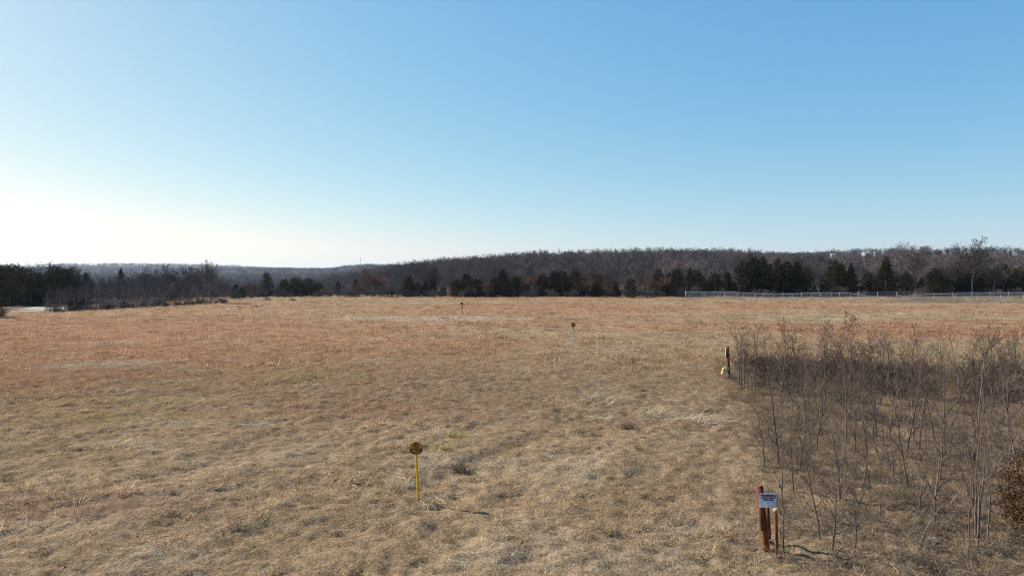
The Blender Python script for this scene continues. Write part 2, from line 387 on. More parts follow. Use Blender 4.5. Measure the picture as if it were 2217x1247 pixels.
# ------------------------------------------------------------------ mesh builder with a per-face 'rnd' value
class MB:
    def __init__(s): s.v = []; s.f = []; s.r = []
    def face(s, pts, r=.5):
        n = len(s.v); s.v += [tuple(p) for p in pts]; s.f.append(tuple(range(n, n + len(pts)))); s.r.append(r)
    def tube(s, pts, rad, k=5, r=.5, cap=False):
        n0 = len(s.v); m = len(pts)
        for i, p in enumerate(pts):
            d = (pts[min(i + 1, m - 1)] - pts[max(i - 1, 0)])
            if d.length < 1e-9: d = Vector((0, 0, 1))
            d.normalize()
            a = d.cross(Vector((0.31, 0.95, 0.05)));
            if a.length < .1: a = d.cross(Vector((1, 0, 0)))
            a.normalize(); b = d.cross(a)
            for j in range(k):
                t = 2 * math.pi * j / k; s.v.append(tuple(p + (a * math.cos(t) + b * math.sin(t)) * rad[i]))
        for i in range(m - 1):
            for j in range(k):
                a0 = n0 + i * k + j; a1 = n0 + i * k + (j + 1) % k
                s.f.append((a0, a1, a1 + k, a0 + k)); s.r.append(r)
        if cap:
            s.f.append(tuple(n0 + (m - 1) * k + j for j in range(k))); s.r.append(r)
            s.f.append(tuple(n0 + j for j in reversed(range(k)))); s.r.append(r)
    def blade(s, p, d, bend, L, wd, rng, r=.5, n=3):
        side = d.cross(Vector((rng.uniform(-1, 1), rng.uniform(-1, 1), .2)));
        if side.length < .05: side = Vector((1, 0, 0))
        side.normalize(); n0 = len(s.v); q = p.copy(); dd = d.normalized()
        for i in range(n + 1):
            wv = wd * (1 - (i / n) ** 1.5) * .5
            if i < n:
                s.v.append(tuple(q - side * wv)); s.v.append(tuple(q + side * wv))
            else: s.v.append(tuple(q))
            dd = (dd + bend / n).normalized(); q = q + dd * (L / n)
        for i in range(n - 1):
            a = n0 + 2 * i; s.f.append((a, a + 1, a + 3, a + 2)); s.r.append(r)
        a = n0 + 2 * (n - 1); s.f.append((a, a + 1, a + 2)); s.r.append(r)
    def box(s, c, sz, r=.5, R=None):
        x, y, z = sz[0] / 2, sz[1] / 2, sz[2] / 2; n = len(s.v)
        for i in range(8):
            v = Vector((x if i & 1 else -x, y if i & 2 else -y, z if i & 4 else -z))
            if R: v = R @ v
            s.v.append(tuple(Vector(c) + v))
        for f in ((0, 2, 3, 1), (4, 5, 7, 6), (0, 1, 5, 4), (2, 6, 7, 3), (0, 4, 6, 2), (1, 3, 7, 5)):
            s.f.append(tuple(n + i for i in f)); s.r.append(r)
    def mesh(s, name, mat, smooth_=False):
        me = bpy.data.meshes.new(name); me.from_pydata(s.v, [], s.f)
        at_ = me.attributes.new('rnd', 'FLOAT', 'FACE'); at_.data.foreach_set('value', np.array(s.r, np.float32))
        if smooth_: me.polygons.foreach_set('use_smooth', np.ones(len(s.f), bool))
        me.materials.append(mat); me.update(); return me

# ------------------------------------------------------------------ scattered "stuff" through geometry nodes
def scatter(name, protos, P, rot, scl, idx, tint=None):
    """one object: instances of PROTOS (meshes) at points P"""
    coll = bpy.data.collections.new(name + '_kinds')
    for k, me in enumerate(protos):
        o = bpy.data.objects.new('%s_kind_%02d' % (name, k), me); coll.objects.link(o)
    me = bpy.data.meshes.new(name); me.vertices.add(len(P)); me.vertices.foreach_set('co', np.asarray(P, np.float32).ravel())
    def attr(n, t, d, key):
        a = me.attributes.new(n, t, 'POINT'); a.data.foreach_set(key, np.ascontiguousarray(d).ravel())
    attr('rot', 'FLOAT_VECTOR', np.asarray(rot, np.float32), 'vector'); attr('scl', 'FLOAT_VECTOR', np.asarray(scl, np.float32), 'vector')
    attr('kind_id', 'INT', np.asarray(idx, np.int32), 'value')
    if tint is not None: attr('tint', 'FLOAT_VECTOR', np.asarray(tint, np.float32), 'vector')
    o = bpy.data.objects.new(name, me); C.objects.link(o)
    g = bpy.data.node_groups.new(name + '_scatter', 'GeometryNodeTree')
    g.interface.new_socket('Geometry', in_out='INPUT', socket_type='NodeSocketGeometry')
    g.interface.new_socket('Geometry', in_out='OUTPUT', socket_type='NodeSocketGeometry')
    gi = g.nodes.new('NodeGroupInput'); go = g.nodes.new('NodeGroupOutput'); L = g.links.new
    m2p = g.nodes.new('GeometryNodeMeshToPoints'); iop = g.nodes.new('GeometryNodeInstanceOnPoints')
    ci = g.nodes.new('GeometryNodeCollectionInfo'); ci.inputs[0].default_value = coll
    ci.inputs['Separate Children'].default_value = True; ci.inputs['Reset Children'].default_value = True
    def na(n, t):
        a = g.nodes.new('GeometryNodeInputNamedAttribute'); a.data_type = t; a.inputs[0].default_value = n; return a.outputs[0]
    e2r = g.nodes.new('FunctionNodeEulerToRotation')
    L(gi.outputs[0], m2p.inputs[0]); L(m2p.outputs[0], iop.inputs['Points']); L(ci.outputs[0], iop.inputs['Instance'])
    iop.inputs['Pick Instance'].default_value = True; L(na('kind_id', 'INT'), iop.inputs['Instance Index'])
    L(na('rot', 'FLOAT_VECTOR'), e2r.inputs[0]); L(e2r.outputs[0], iop.inputs['Rotation']); L(na('scl', 'FLOAT_VECTOR'), iop.inputs['Scale'])
    L(iop.outputs[0], go.inputs[0])
    o.modifiers.new('scatter', 'NODES').node_group = g
    return o

# grass clumps
def clump(seed, n, rad, lmin, lmax, wd, flat, mat):
    rng = random.Random(seed); mb = MB()
    wind = Vector((.5, -.25, 0))
    for _ in range(n):
        a = rng.uniform(0, 6.283); rr = rad * math.sqrt(rng.random())
        p = Vector((rr * math.cos(a), rr * math.sin(a), -.02))
        lean = rng.uniform(.3, 1.0) * flat; b = rng.uniform(0, 6.283)
        d = Vector((math.cos(b) * lean, math.sin(b) * lean, 1 - .72 * lean)) + wind * .25
        bend = Vector((rng.uniform(-.6, .6), rng.uniform(-.6, .6), -rng.uniform(.3, 1.5))) + wind * .4
        L = rng.uniform(lmin, lmax) * (.6 if rng.random() < .5 else 1)
        mb.blade(p, d, bend, L, wd * rng.uniform(.6, 1.4), rng, min(1, rng.random() ** 1.2), 3)
    return mb.mesh('grass_clump', mat)
near_k = [clump(100 + k, 44, .085, .045, .135, .0062, 1.0, M['grass']) for k in range(6)] + \
         [clump(200 + k, 40, .06, .09, .22, .0052, .75, M['grass']) for k in range(3)]
far_k = [clump(300 + k, 40, .26, .10, .27, .017, .95, M['grass']) for k in range(5)] + \
        [clump(330 + k, 36, .18, .16, .40, .014, .7, M['grass']) for k in range(3)]

def frustum_points(rng, y0, y1, dens, pad=1.5):
    A = (.77 * (y1 ** 2 - y0 ** 2)) + 2 * pad * (y1 - y0); n = int(A * dens)
    y = np.sqrt(rng.random(n) * (y1 ** 2 - y0 ** 2) + y0 ** 2); x = (rng.random(n) * 2 - 1) * (.77 * y + pad)
    return x, y
rng = np.random.default_rng(7)
def grass_layer(name, kinds, y0, y1, dens, ntall, smin, smax, seed):
    r = np.random.default_rng(seed); x, y = frustum_points(r, y0, y1, dens)
    hole = fbm(x / .34, y / .30, 91, 2); tallm = fbm(x / 3.5, y / 2.2, 95)
    rt = x * .5 + y * .866; ac = x * .866 - y * .5; streak = fbm(rt / 9, ac / .55, 97)
    keep = (hole + .10 * r.random(len(x)) + .45 * (streak - .5) + .30 * (fbm(x / 1.7, y / 1.4, 99) - .5) > .40) & (road_dist(x, y) > 3.0) & (y < 146 + 3 * r.random(len(x)))
    lf = smooth((-52 - x - .25 * (y - 90)) / 3) * smooth((y - 104) / 4); keep &= lf < .5
    x, y, tallm, hole = x[keep], y[keep], tallm[keep], hole[keep]; n = len(x)
    s = smin + (smax - smin) * r.random(n) ** 1.7 * (.6 + tallm)
    s = s * (.62 + .95 * smooth((hole - .42) / .30))
    zs = s * (.6 + .7 * smooth((tallm - .35) / .4))
    tall = (r.random(n) < (.05 + .16 * smooth((tallm - .55) / .2)))
    nk = len(kinds); idx = np.where(tall, nk - ntall + r.integers(0, ntall, n), r.integers(0, nk - ntall, n))
    P = np.stack([x, y, gz(x, y) - .01], -1)
    rot = np.stack([r.normal(0, .08, n), r.normal(0, .08, n), r.random(n) * 6.283], -1)
    c = field_col(x + r.normal(0, .25, n), y + r.normal(0, .25, n))
    c = c * (.95 + r.normal(0, .20, n))[:, None]
    pick = r.random(n)
    c = np.where((pick < .10)[:, None], c * .35 + PALE * .65, c); c = np.where((pick > .86)[:, None], c * .4 + MAROON * .5, c)
    c = np.where(((pick > .72) & (pick < .86))[:, None], c * .5 + RUST * .5, c)
    o = scatter(name, kinds, P, rot, np.stack([s, s, zs], -1), idx, np.clip(c, .02, .95))
    return o
tag(grass_layer('dry_grass', near_k, 9, 36, 115, 3, .6, 1.25, 1), 'short dry tan grass covering the near part of the field', 'grass', kind='stuff')
tag(grass_layer('field_grass', far_k, 34, 80, 11.0, 3, .7, 1.25, 2), 'dry rust and straw coloured grass across the middle of the field', 'grass', kind='stuff')
tag(grass_layer('distant_grass', far_k, 78, 150, 4.0, 3, .9, 1.4, 3), 'dry straw coloured grass at the far end of the field', 'grass', kind='stuff')

# ------------------------------------------------------------------ trees
def rand_perp(rng, d):
    a = Vector((rng.gauss(0, 1), rng.gauss(0, 1), rng.gauss(0, 1))); a = a - d * a.dot(d)
    return a.normalized() if a.length > 1e-6 else Vector((1, 0, 0))

def branch(rng, p, d, L, r0, lvl, P, out):
    """P: dict of per-level lists. out: list of (pts, rads, lvl)"""
    n = P['seg'][lvl]; pts = [p.copy()]; rad = [r0]; q = p.copy(); dd = d.normalized(); dirs = [dd]
    for i in range(n):
        dd = (dd + rand_perp(rng, dd) * P['wob'][lvl] + Vector((0, 0, P['up'][lvl] / n))).normalized()
        q = q + dd * (L / n); pts.append(q.copy()); dirs.append(dd)
        rad.append(max(P['rmin'], r0 * (1 - (i + 1) / n * P['taper'][lvl])))
    out.append((pts, rad, lvl))
    if lvl + 1 >= P['levels']: return
    nc = P['nch'][lvl]; nc = rng.randint(int(nc * .75), int(nc * 1.25 + .5)); ang0 = rng.uniform(0, 6.283)
    for k in range(nc):
        t = P['t0'][lvl] + (1 - P['t0'][lvl]) * (k + rng.random()) / nc
        t = min(t, .98); fi = t * n; i = min(int(fi), n - 1); f = fi - i
        pos = pts[i].lerp(pts[i + 1], f); bd = dirs[i + 1]
        a = ang0 + k * 2.4 + rng.uniform(-.4, .4)
        u = bd.cross(Vector((.2, .1, 1)) if abs(bd.z) < .95 else Vector((1, 0, 0))).normalized(); v = bd.cross(u)
        side = u * math.cos(a) + v * math.sin(a)
        ang = math.radians(rng.uniform(*P['ang'][lvl]))
        cd = bd * math.cos(ang) + side * math.sin(ang)
        shape = P['shape'](t) if lvl == 0 else (1.1 - .6 * t)
        branch(rng, pos, cd, L * P['lr'][lvl] * shape * rng.uniform(.75, 1.2), max(P['rmin'], (rad[i] * (1 - f) + rad[i + 1] * f) * P['rr'][lvl]), lvl + 1, P, out)

def tree_meshes(seed, H, P, trunk_lvls=1, ktrunk=7, leaf=None, stems=1, names=('trunk', 'branches'), mats=('bark', 'twig')):
    rng = random.Random(seed); out = []
    for s in range(stems):
        d = Vector((rng.gauss(0, P['lean']), rng.gauss(0, P['lean']), 1)); off = Vector((rng.gauss(0, .06), rng.gauss(0, .06), -.15)) * (1 if stems > 1 else 0) + Vector((0, 0, -.12))
        branch(rng, off, d, H * P['trunk'] * (1 if s == 0 else rng.uniform(.6, .95)), P['r0'] * (1 if s == 0 else rng.uniform(.55, .9)), 0, P, out)
    tr = MB(); br = MB(); lf = MB()
    for pts, rad, l in out:
        if l < trunk_lvls: tr.tube(pts, rad, ktrunk if l == 0 else 5, rng.random())
        elif l <= P['levels'] - 2: br.tube(pts, rad, 4 if l == 1 else 3, rng.random())
        else: br.tube(pts, rad, 3, rng.random())
        if leaf and l >= P['levels'] - 2:
            for p in pts[1:]:
                for _ in range(leaf[1]):
                    if rng.random() < leaf[3]:
                        c = p + Vector((rng.gauss(0, .12), rng.gauss(0, .12), rng.gauss(0, .12))) * leaf[2]; a = rand_perp(rng, Vector((0, 0, 1))) * leaf[0]; b = rand_perp(rng, a.normalized()) * leaf[0] * .6
                        lf.face([c - a, c + b, c + a, c - b], rng.random())
    zt = max(v[2] for v in tr.v + br.v); k = H / zt
    for m_ in (tr, br, lf): m_.v = [(v[0] * k, v[1] * k, v[2] * k) for v in m_.v]
    r = [(names[0], tr.mesh(names[0], M[mats[0]], True)), (names[1], br.mesh(names[1], M[mats[1]]))]
    if leaf: r.append(('leaves', lf.mesh('leaves', M['rustleaf'])))
    return r

OAK = dict(levels=5, seg=[5, 6, 4, 3, 2], wob=[.10, .16, .22, .25, .2], up=[0, .45, .25, .15, .1], rmin=.014, taper=[.55, .85, .8, .7, .5], nch=[9, 8, 5, 4], t0=[.42, .25, .2, .15],
           ang=[(25, 68), (30, 60), (30, 60), (30, 60)], lr=[1.0, .48, .5, .5], rr=[.58, .55, .55, .6], lean=.06, trunk=.50, r0=.17, shape=lambda t: 1.0 - .12 * t)
TALL = dict(OAK, t0=[.45, .25, .2, .15], ang=[(8, 40), (28, 55), (30, 55), (30, 60)], lr=[.95, .45, .55, .55], r0=.16, trunk=.56, rr=[.5, .45, .55, .7], rmin=.019, nch=[12, 10, 5, 4])
CONE = dict(OAK, levels=4, seg=[6, 5, 4, 2], nch=[11, 7, 5], t0=[.28, .2, .15], lr=[.55, .55, .5], trunk=.8, taper=[.75, .85, .8, .5], shape=lambda t: 1.15 - .75 * t, up=[0, .35, .25, .1], wob=[.10, .20, .22, .2], ang=[(35, 70), (30, 65), (25, 60)], rr=[.55, .55, .6])
SLIM = dict(CONE, nch=[9, 6, 4], t0=[.3, .25, .2], ang=[(20, 42), (20, 45), (25, 50)], lr=[.42, .5, .5], r0=.055, rmin=.010, up=[0, .3, .2, .1], lean=.06)
SAP = dict(CONE, levels=4, seg=[9, 6, 4, 3], wob=[.07, .10, .14, .15], up=[.05, .45, .35, .2], rmin=.0028, taper=[.82, .88, .8, .5], nch=[13, 6, 4], t0=[.30, .2, .2],
           ang=[(30, 55), (25, 50), (25, 50)], lr=[.40, .45, .45], rr=[.55, .55, .6], lean=.05, trunk=.92, r0=.028, shape=lambda t: 1.2 - .85 * t)
SAP_LOW = dict(SAP, nch=[15, 6, 4], t0=[.16, .2, .2], ang=[(30, 60), (25, 55), (25, 50)], lr=[.48, .45, .45])
SAP_FORK = dict(SAP, nch=[7, 6, 4], t0=[.22, .3, .2], ang=[(20, 35), (25, 50), (25, 50)], lr=[.75, .42, .45], r0=.028, rr=[.72, .5, .6], trunk=.85)
BUSH = dict(CONE, levels=3, seg=[5, 4, 3], wob=[.16, .22, .22], up=[0, .15, .1], rmin=.0045, taper=[.7, .7, .5], nch=[9, 5], t0=[.15, .2], ang=[(25, 60), (30, 65)], lr=[.5, .5], rr=[.6, .7], lean=.38, trunk=.9, r0=.011, shape=lambda t: 1.1 - .5 * t)
FAR = dict(OAK, levels=4, seg=[3, 4, 3, 2], wob=[.1, .2, .2, .2], up=[0, .4, .2, .1], rmin=.03, taper=[.6, .8, .7, .5], nch=[8, 7, 4], t0=[.4, .2, .15], ang=[(25, 65), (30, 60), (30, 60)], lr=[1.0, .48, .5], rr=[.5, .5, .7], r0=.14, shape=lambda t: 1.0 - .1 * t)

def cedar_mesh(seed, H, R, col='cedar', nb=150, lump=.35, pointy=1.0, quad=.17, per=22):
    rng = random.Random(seed); tr = MB(); fo = MB()
    tr.tube([Vector((0, 0, -.15)), Vector((.02, 0, H * .5)), Vector((0, .02, H * .96))], [.05 + .013 * H, .03 + .006 * H, .012], 6)
    ph = [rng.uniform(0, 6.28) for _ in range(4)]
    for k in range(nb):
        t = (k + rng.random()) / nb; z = H * (.03 + .95 * t)
        prof = (max(0.0, 1 - t) ** (.75 * pointy)) * min(1, .55 + t * 2.6)
        a = k * 2.399 + rng.uniform(-.3, .3)
        lm = 1 + lump * (math.sin(a * 2 + ph[0] + z * 1.1) * .5 + math.sin(a * 3 + ph[1] - z * 1.9) * .3 + rng.uniform(-.35, .35))
        L = max(.12, R * prof * lm); up = rng.uniform(.25, .75)
        d = Vector((math.cos(a), math.sin(a), up)).normalized(); base = Vector((0, 0, z - L * .35))
        m_ = max(5, int(per * (L / R) ** .8))
        for j in range(m_):
            s = rng.random() ** .55; c = base + d * (L * s) + Vector((rng.gauss(0, 1), rng.gauss(0, 1), rng.gauss(0, .8))) * (.10 * R * (1.15 - .6 * s))
            ax = (d + Vector((rng.gauss(0, .45), rng.gauss(0, .45), rng.gauss(.25, .4)))).normalized() * quad * rng.uniform(.6, 1.5)
            b = rand_perp(rng, ax.normalized()) * quad * rng.uniform(.3, .6)
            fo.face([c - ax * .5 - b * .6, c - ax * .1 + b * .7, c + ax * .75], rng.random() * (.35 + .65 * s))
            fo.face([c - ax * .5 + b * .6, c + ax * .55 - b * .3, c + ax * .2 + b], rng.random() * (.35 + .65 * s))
    return [('trunk', tr.mesh('trunk', M['bark'], True)), ('crown', fo.mesh('crown', M[col]))]

def place(name, parts, loc, h, H, label, cat, group=None, wide=1.0, rz=0.0, tilt=(0, 0)):
    e = empty(name, loc, rz); s = h / H; e.scale = (s * wide, s * wide, s); e.rotation_euler = (tilt[0], tilt[1], rz)
    for n, me in parts:
        o = bpy.data.objects.new(n, me); C.objects.link(o); o.parent = e
    return tag(e, label, cat, group)

R = random.Random(11)
oaks = [tree_meshes(1000 + k, 9.0, OAK) for k in range(5)]
talls = [tree_meshes(1100 + k, 12.0, TALL) for k in range(3)]
slims = [tree_meshes(1200 + k, 5.0, SLIM) for k in range(4)]
rusts = [tree_meshes(1300 + k, 6.0, dict(OAK, levels=4, nch=[9, 7, 5], t0=[.2, .2, .15], lr=[1.0, .5, .5], trunk=.42, r0=.10), leaf=(.10, 3, 1.6, .6)) for k in range(3)]
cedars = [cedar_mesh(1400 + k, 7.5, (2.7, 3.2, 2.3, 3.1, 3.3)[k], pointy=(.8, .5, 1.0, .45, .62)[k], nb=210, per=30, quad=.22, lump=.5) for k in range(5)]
low_bush = [tree_meshes(1500 + k, 2.0, dict(BUSH, rmin=.012, r0=.02), stems=9, names=('stems', 'twigs'), mats=('twig', 'twig')) for k in range(3)]

def tree_at(kind, u, top, d, label, group, wide=1.0, jitter=True):
    p = col_at(u, d); h = max(1.2, top_z(top, d) - p.z); rz = R.uniform(0, 6.28)
    if kind == 'c': return place('cedar_tree', R.choice(cedars), p, h, 7.5, label, 'cedar', group, wide, rz)
    if kind == 'b': return place('bare_tree', R.choice(oaks), p, h, 9.0, label, 'tree', group, wide, rz)
    if kind == 't': return place('bare_tree', R.choice(talls), p, h, 12.0, label, 'tree', group, wide, rz)
    if kind == 's': return place('bare_tree', R.choice(slims), p, h, 5.0, label, 'tree', group, wide, rz)
    if kind == 'r': return place('oak_tree', R.choice(rusts), p, h, 6.0, label, 'tree', group, wide, rz)

SECT = [(880, 'beside the wide rusty oak'), (1040, "below the hill's left shoulder"), (1200, 'behind the small leaning rusty oak'), (1340, 'behind the round topped rusty oak'), (1485, 'behind the small rounded olive cedar'), (1600, 'behind the fence corner'),
        (1760, 'around the tallest cedars behind the fence'), (1890, 'between the tallest cedars and the pointed cedar'), (1950, 'around the pointed cedar behind the fence'), (2060, 'around the broad bare tree behind the fence'), (2160, 'around the tallest bare tree behind the fence'), (9999, 'beyond the tallest bare tree behind the fence')]
LSECT = [(110, 'behind the open stretch of gravel road'), (300, 'behind the middle of the roadside brush row'), (9999, 'behind the end of the roadside brush row')]
def where(u, S_): return [n_ for k_, n_ in S_ if u < k_][0]
# cedars along the far edge of the field: (column, row of the top, distance, width factor)
CL = {}
far_cedars = [(885, 597, 142, 1.0), (1010, 592, 143, 1.0), (990, 604, 146, .9), (1040, 606, 143, 1.1), (1068, 600, 142, 1.1), (1088, 583, 146, 1.2), (1118, 598, 144, 1.3), (1140, 604, 147, 1.1), (1172, 592, 145, 1.2), (1200, 588, 147, 1.3), (1218, 585, 143, 1.2),
              (1246, 580, 145, 1.0), (1262, 600, 148, 1.2), (1296, 594, 144, 1.1), (1330, 608, 147, 1.2), (1392, 606, 148, 1.1), (1425, 582, 150, .9), (1448, 590, 146, 1.2), (1466, 582, 147, 1.2), (1494, 580, 150, 1.2)]
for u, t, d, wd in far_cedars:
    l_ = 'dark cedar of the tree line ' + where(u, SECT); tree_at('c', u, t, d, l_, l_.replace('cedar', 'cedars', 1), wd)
fence_cedars = [(1508, 582, 148, 1.2), (1548, 590, 146, 1.4), (1575, 588, 147, 1.3), (1612, 566, 146, 1.1), (1632, 556, 147, 1.0), (1650, 555, 145, 1.1), (1668, 572, 149, 1.1), (1684, 558, 147, .9), (1704, 564, 146, 1.2), (1724, 567, 147, 1.2),
                (1742, 578, 149, 1.1), (1806, 562, 146, 1.0), (1822, 570, 148, 1.1), (1842, 569, 146, 1.0), (1880, 590, 149, 1.2), (1962, 588, 147, 1.3), (1995, 600, 150, 1.2), (2030, 580, 147, 1.2), (2056, 592, 149, 1.1),
                (2084, 560, 150, 1.3), (2108, 575, 148, 1.2), (2140, 580, 149, 1.3), (2172, 572, 150, 1.2), (2204, 580, 147, 1.4), (2235, 578, 149, 1.3)]
for u, t, d, wd in fence_cedars:
    l_ = ('large' if t < 572 else 'middling') + ' dark cedar ' + where(u, SECT); tree_at('c', u, t, d, l_, l_.replace('cedar', 'cedars', 1), wd)
u = 885
while u < 2240:
    l_ = 'low dark cedar %s' % where(u, SECT)
    if not (1340 < u < 1392): tree_at('c', u, R.uniform(603, 622), R.uniform(140, 146), l_, l_.replace('cedar', 'cedars', 1), R.uniform(1.0, 1.5))
    u += R.uniform(14, 34)
tree_at('c', 1918, 556, 140, 'tall pointed cedar with rusty left side behind the fence dip', None, 1.25)
tree_at('c', 1366, 602, 136, 'small rounded olive cedar standing in front of the tree line', None, 1.1)
left_cedars = [(8, 572, 118, 1.2), (28, 570, 122, 1.1), (52, 578, 116, 1.3), (84, 592, 113, 1.3), (118, 574, 122, 1.0), (140, 580, 125, 1.1), (158, 577, 128, 1.0), (66, 600, 110, 1.2), (20, 610, 108, 1.3), (262, 580, 140, .8), (370, 592, 135, 1.0), (186, 590, 132, 1.1), (-20, 575, 118, 1.3)]
for u, t, d, wd in left_cedars:
    l_ = ('tall' if t < 582 else 'shorter') + ' dark cedar ' + where(u, LSECT); tree_at('c', u, t, d, l_, l_.replace('cedar', 'cedars', 1), wd)
gap_cedars = [(578, 590, 150, .8), (510, 615, 146, 1.2), (524, 620, 143, 1.2), (616, 604, 148, 1.4), (640, 600, 146, 1.5), (668, 602, 147, 1.5), (690, 612, 146, 1.3), (732, 608, 160, .9), (770, 604, 158, .8)]
for u, t, d, wd in gap_cedars:
    tree_at('c', u, t, d, 'low dark cedar in the gap of the tree line before the blue valley', 'cedars in the tree line gap', wd)

# rusty-leaved oaks
for u, t, d, wd, lab in [(806, 588, 143, 1.5, 'wide rusty leaved oak at the corner of the tree line before the valley'), (1055, 612, 139, 1.0, 'small rusty leaved oak leaning out at the field edge'), (1150, 592, 143, 1.0, 'rust brown oak rising between two dark cedars'),
                      (1270, 602, 141, 1.1, 'rusty oak with rounded top at the far field edge'), (1315, 604, 142, 1.1, 'reddish oak beside the small rounded cedar'), (1410, 596, 143, 1.2, 'rust leaved oak near the fence corner'), (542, 612, 146, 1.2, 'rusty oak at the far left of the tree line gap'),
                      (700, 622, 143, 1.2, 'low rusty brown oak at the edge of the dark cedar clump'), (1440, 600, 141, 1.0, 'brown leaved oak tangled with cedars by the fence corner')]:
    tree_at('r', u, t, d, lab, None, wd)

# bare trees that stand out
for k, u, t, d, wd, lab in [('t', 2108, 508, 139, 1.35, 'tallest bare tree with wide pale crown behind the fence'), ('t', 1985, 519, 146, 1.35, 'broad bare tree rising above the tree line right of the pointed cedar'), ('t', 2062, 548, 141, 1.0, 'bare tree with pale trunk beside the tallest tree'),
                          ('t', 2152, 565, 139, 1.0, 'small forked bare tree with pale trunk behind the fence'), ('t', 1631, 535, 160, .8, 'thin bare treetop standing above the dark cedars'), ('t', 1600, 540, 165, .7, 'slender bare treetop left of the tallest cedars'),
                          ('t', 455, 561, 113, .9, 'tall bare tree at the end of the roadside brush row'), ('b', 350, 570, 120, 1.5, 'wide bare oak crown above the roadside brush'), ('b', 408, 573, 122, 1.2, 'bare oak behind the end of the brush row'),
                          ('b', 104, 564, 130, 1.0, 'bare crown poking above the cedars by the road'), ('b', 318, 573, 128, 1.2, 'twiggy bare oak behind the brush row'), ('b', 20, 566, 132, 1.2, 'bare oak above the dark wood by the road'),
                          ('b', 900, 562, 152, 1.0, 'bare tree at the left shoulder of the wooded hill'), ('b', 928, 563, 156, 1.0, 'second bare tree at the left shoulder of the wooded hill'), ('b', 1085, 552, 165, 1.2, 'tall bare crown above the field edge cedars'),
                          ('b', 1272, 558, 168, 1.3, 'wide bare crown in front of the wooded hill'), ('b', 1760, 540, 170, 1.2, 'dark bare crown behind the tallest cedars'), ('t', 1740, 548, 155, 1.2, 'bare tree right of the tallest cedars')]:
    tree_at(k, u, t, d, lab, None, wd)

# fill rows of bare trees behind the front
def sil(u):
    return np.interp(u, [-60, 0, 60, 110, 170, 260, 330, 420, 480, 520, 700, 780, 860, 910, 1000, 1080, 1250, 1400, 1560, 1700, 1850, 1990, 2110, 2217, 2300],
                     [572, 572, 574, 578, 584, 588, 580, 580, 592, 606, 606, 598, 590, 572, 574, 566, 568, 572, 572, 562, 562, 556, 560, 560, 560])
for row, (d0, lo, hi, step) in enumerate([(149, 16, 38, 25), (160, 4, 24, 18)]):
    u = 700 - row * 10
    while u < 2250:
        d = d0 + R.uniform(-3, 9); top = float(sil(u)) + R.uniform(lo, hi); k_ = 'b' if R.random() < .75 else 't'
        l_ = '%s bare grey tree %s' % (('low', 'tall')[row], where(u, SECT))
        tree_at(k_, u, top, d, l_, l_.replace('tree', 'trees'), R.uniform(.85, 1.25)); u += step * R.uniform(.6, 1.4)
for row, (d0, lo, hi, step) in enumerate([(114, 24, 44, 19), (127, 2, 22, 14)]):
    u = -40
    while u < 500:
        d = d0 + R.uniform(-3, 8) + max(0, u - 200) * .05; l_ = '%s bare grey tree %s' % (('low', 'tall')[row], where(u, LSECT))
        tree_at('b' if R.random() < .7 else 't', u, float(sil(u)) + R.uniform(lo, hi), d, l_, l_.replace('tree', 'trees'), R.uniform(.9, 1.3)); u += step * R.uniform(.6, 1.4)
u = 488
while u < 720:
    tree_at('b', u, float(sil(u)) + R.uniform(10, 34), 148 + R.uniform(0, 14), 'grey bare tree in the gap of the tree line before the valley', 'bare trees in the tree line gap', R.uniform(1, 1.4)); u += R.uniform(10, 24)

# brush row along the road: slim young trees
for k in range(130):
    t = ((k + R.random()) / 130) ** .9; u = 92 + t * 386; base = at(u, 676 - 19.5 * t + R.uniform(-3.0, .5)); top = np.interp(u, [92, 140, 300, 430, 480], [640, 628, 618, 622, 640]) + R.uniform(-12, 16)
    h = max(1.3, top_z(top, base.y) - base.z)
    place('young_tree', R.choice(slims), base, h, 5.0, 'slim young bare tree in the brush row along the gravel road', 'tree', 'slim trees of the roadside brush row', R.uniform(1.0, 1.7), R.uniform(0, 6.28))
for k in range(44):
    t = (k + R.random()) / 44; u = 120 + t * 372; base = at(u, 676 - 19.0 * t - (28 * t * .045) + R.uniform(-1, .8))
    place('shrub', R.choice(low_bush), base, R.uniform(.4, 1.1), 2.0, 'low dark leafless shrub at the foot of the roadside brush row', 'shrub', 'shrubs of the roadside brush row', R.uniform(1.0, 1.6), R.uniform(0, 6.28))
for u, py, h in [(158, 672, 1.4), (176, 670, 1.5), (268, 665, 1.0)]:
    place('cedar_shrub', cedars[1], at(u, py), h, 7.5, 'small dark cedar shrub at the foot of the roadside brush row', 'shrub', 'cedar shrubs of the brush row', 2.2, R.uniform(0, 6))
p = at(1, 687)
place('cedar_tree', cedars[3], p + Vector((-.55, 0, 0)), 2.5, 7.5, 'small dark cedar on the open grass beside the gravel road', 'cedar', None, 1.5)
# shrubs and low growth at the foot of the far tree line
u = 505
while u < 2250:
    if not (1350 < u < 1385):
        d = R.uniform(138.5, 143)
        place('shrub', R.choice(low_bush), col_at(u, d), R.uniform(.9, 2.4), 2.0, 'leafless grey shrub at the foot of the far tree line', 'shrub', 'shrubs at the foot of the far tree line', R.uniform(.9, 1.5), R.uniform(0, 6.28))
    u += R.uniform(9, 28)
place('shrub', low_bush[0], at(1405, 644), 2.6, 2.0, 'pale twiggy shrub right of the small rounded cedar', 'shrub', None, 1.6)
for u, py, h in [(578, 651, .7), (632, 652, .6)]:
    place('shrub', low_bush[1], at(u, py), h, 2.0, 'lone low weed bush in the short grass before the tree line gap', 'shrub', 'lone weed bushes before the gap', 1.6)

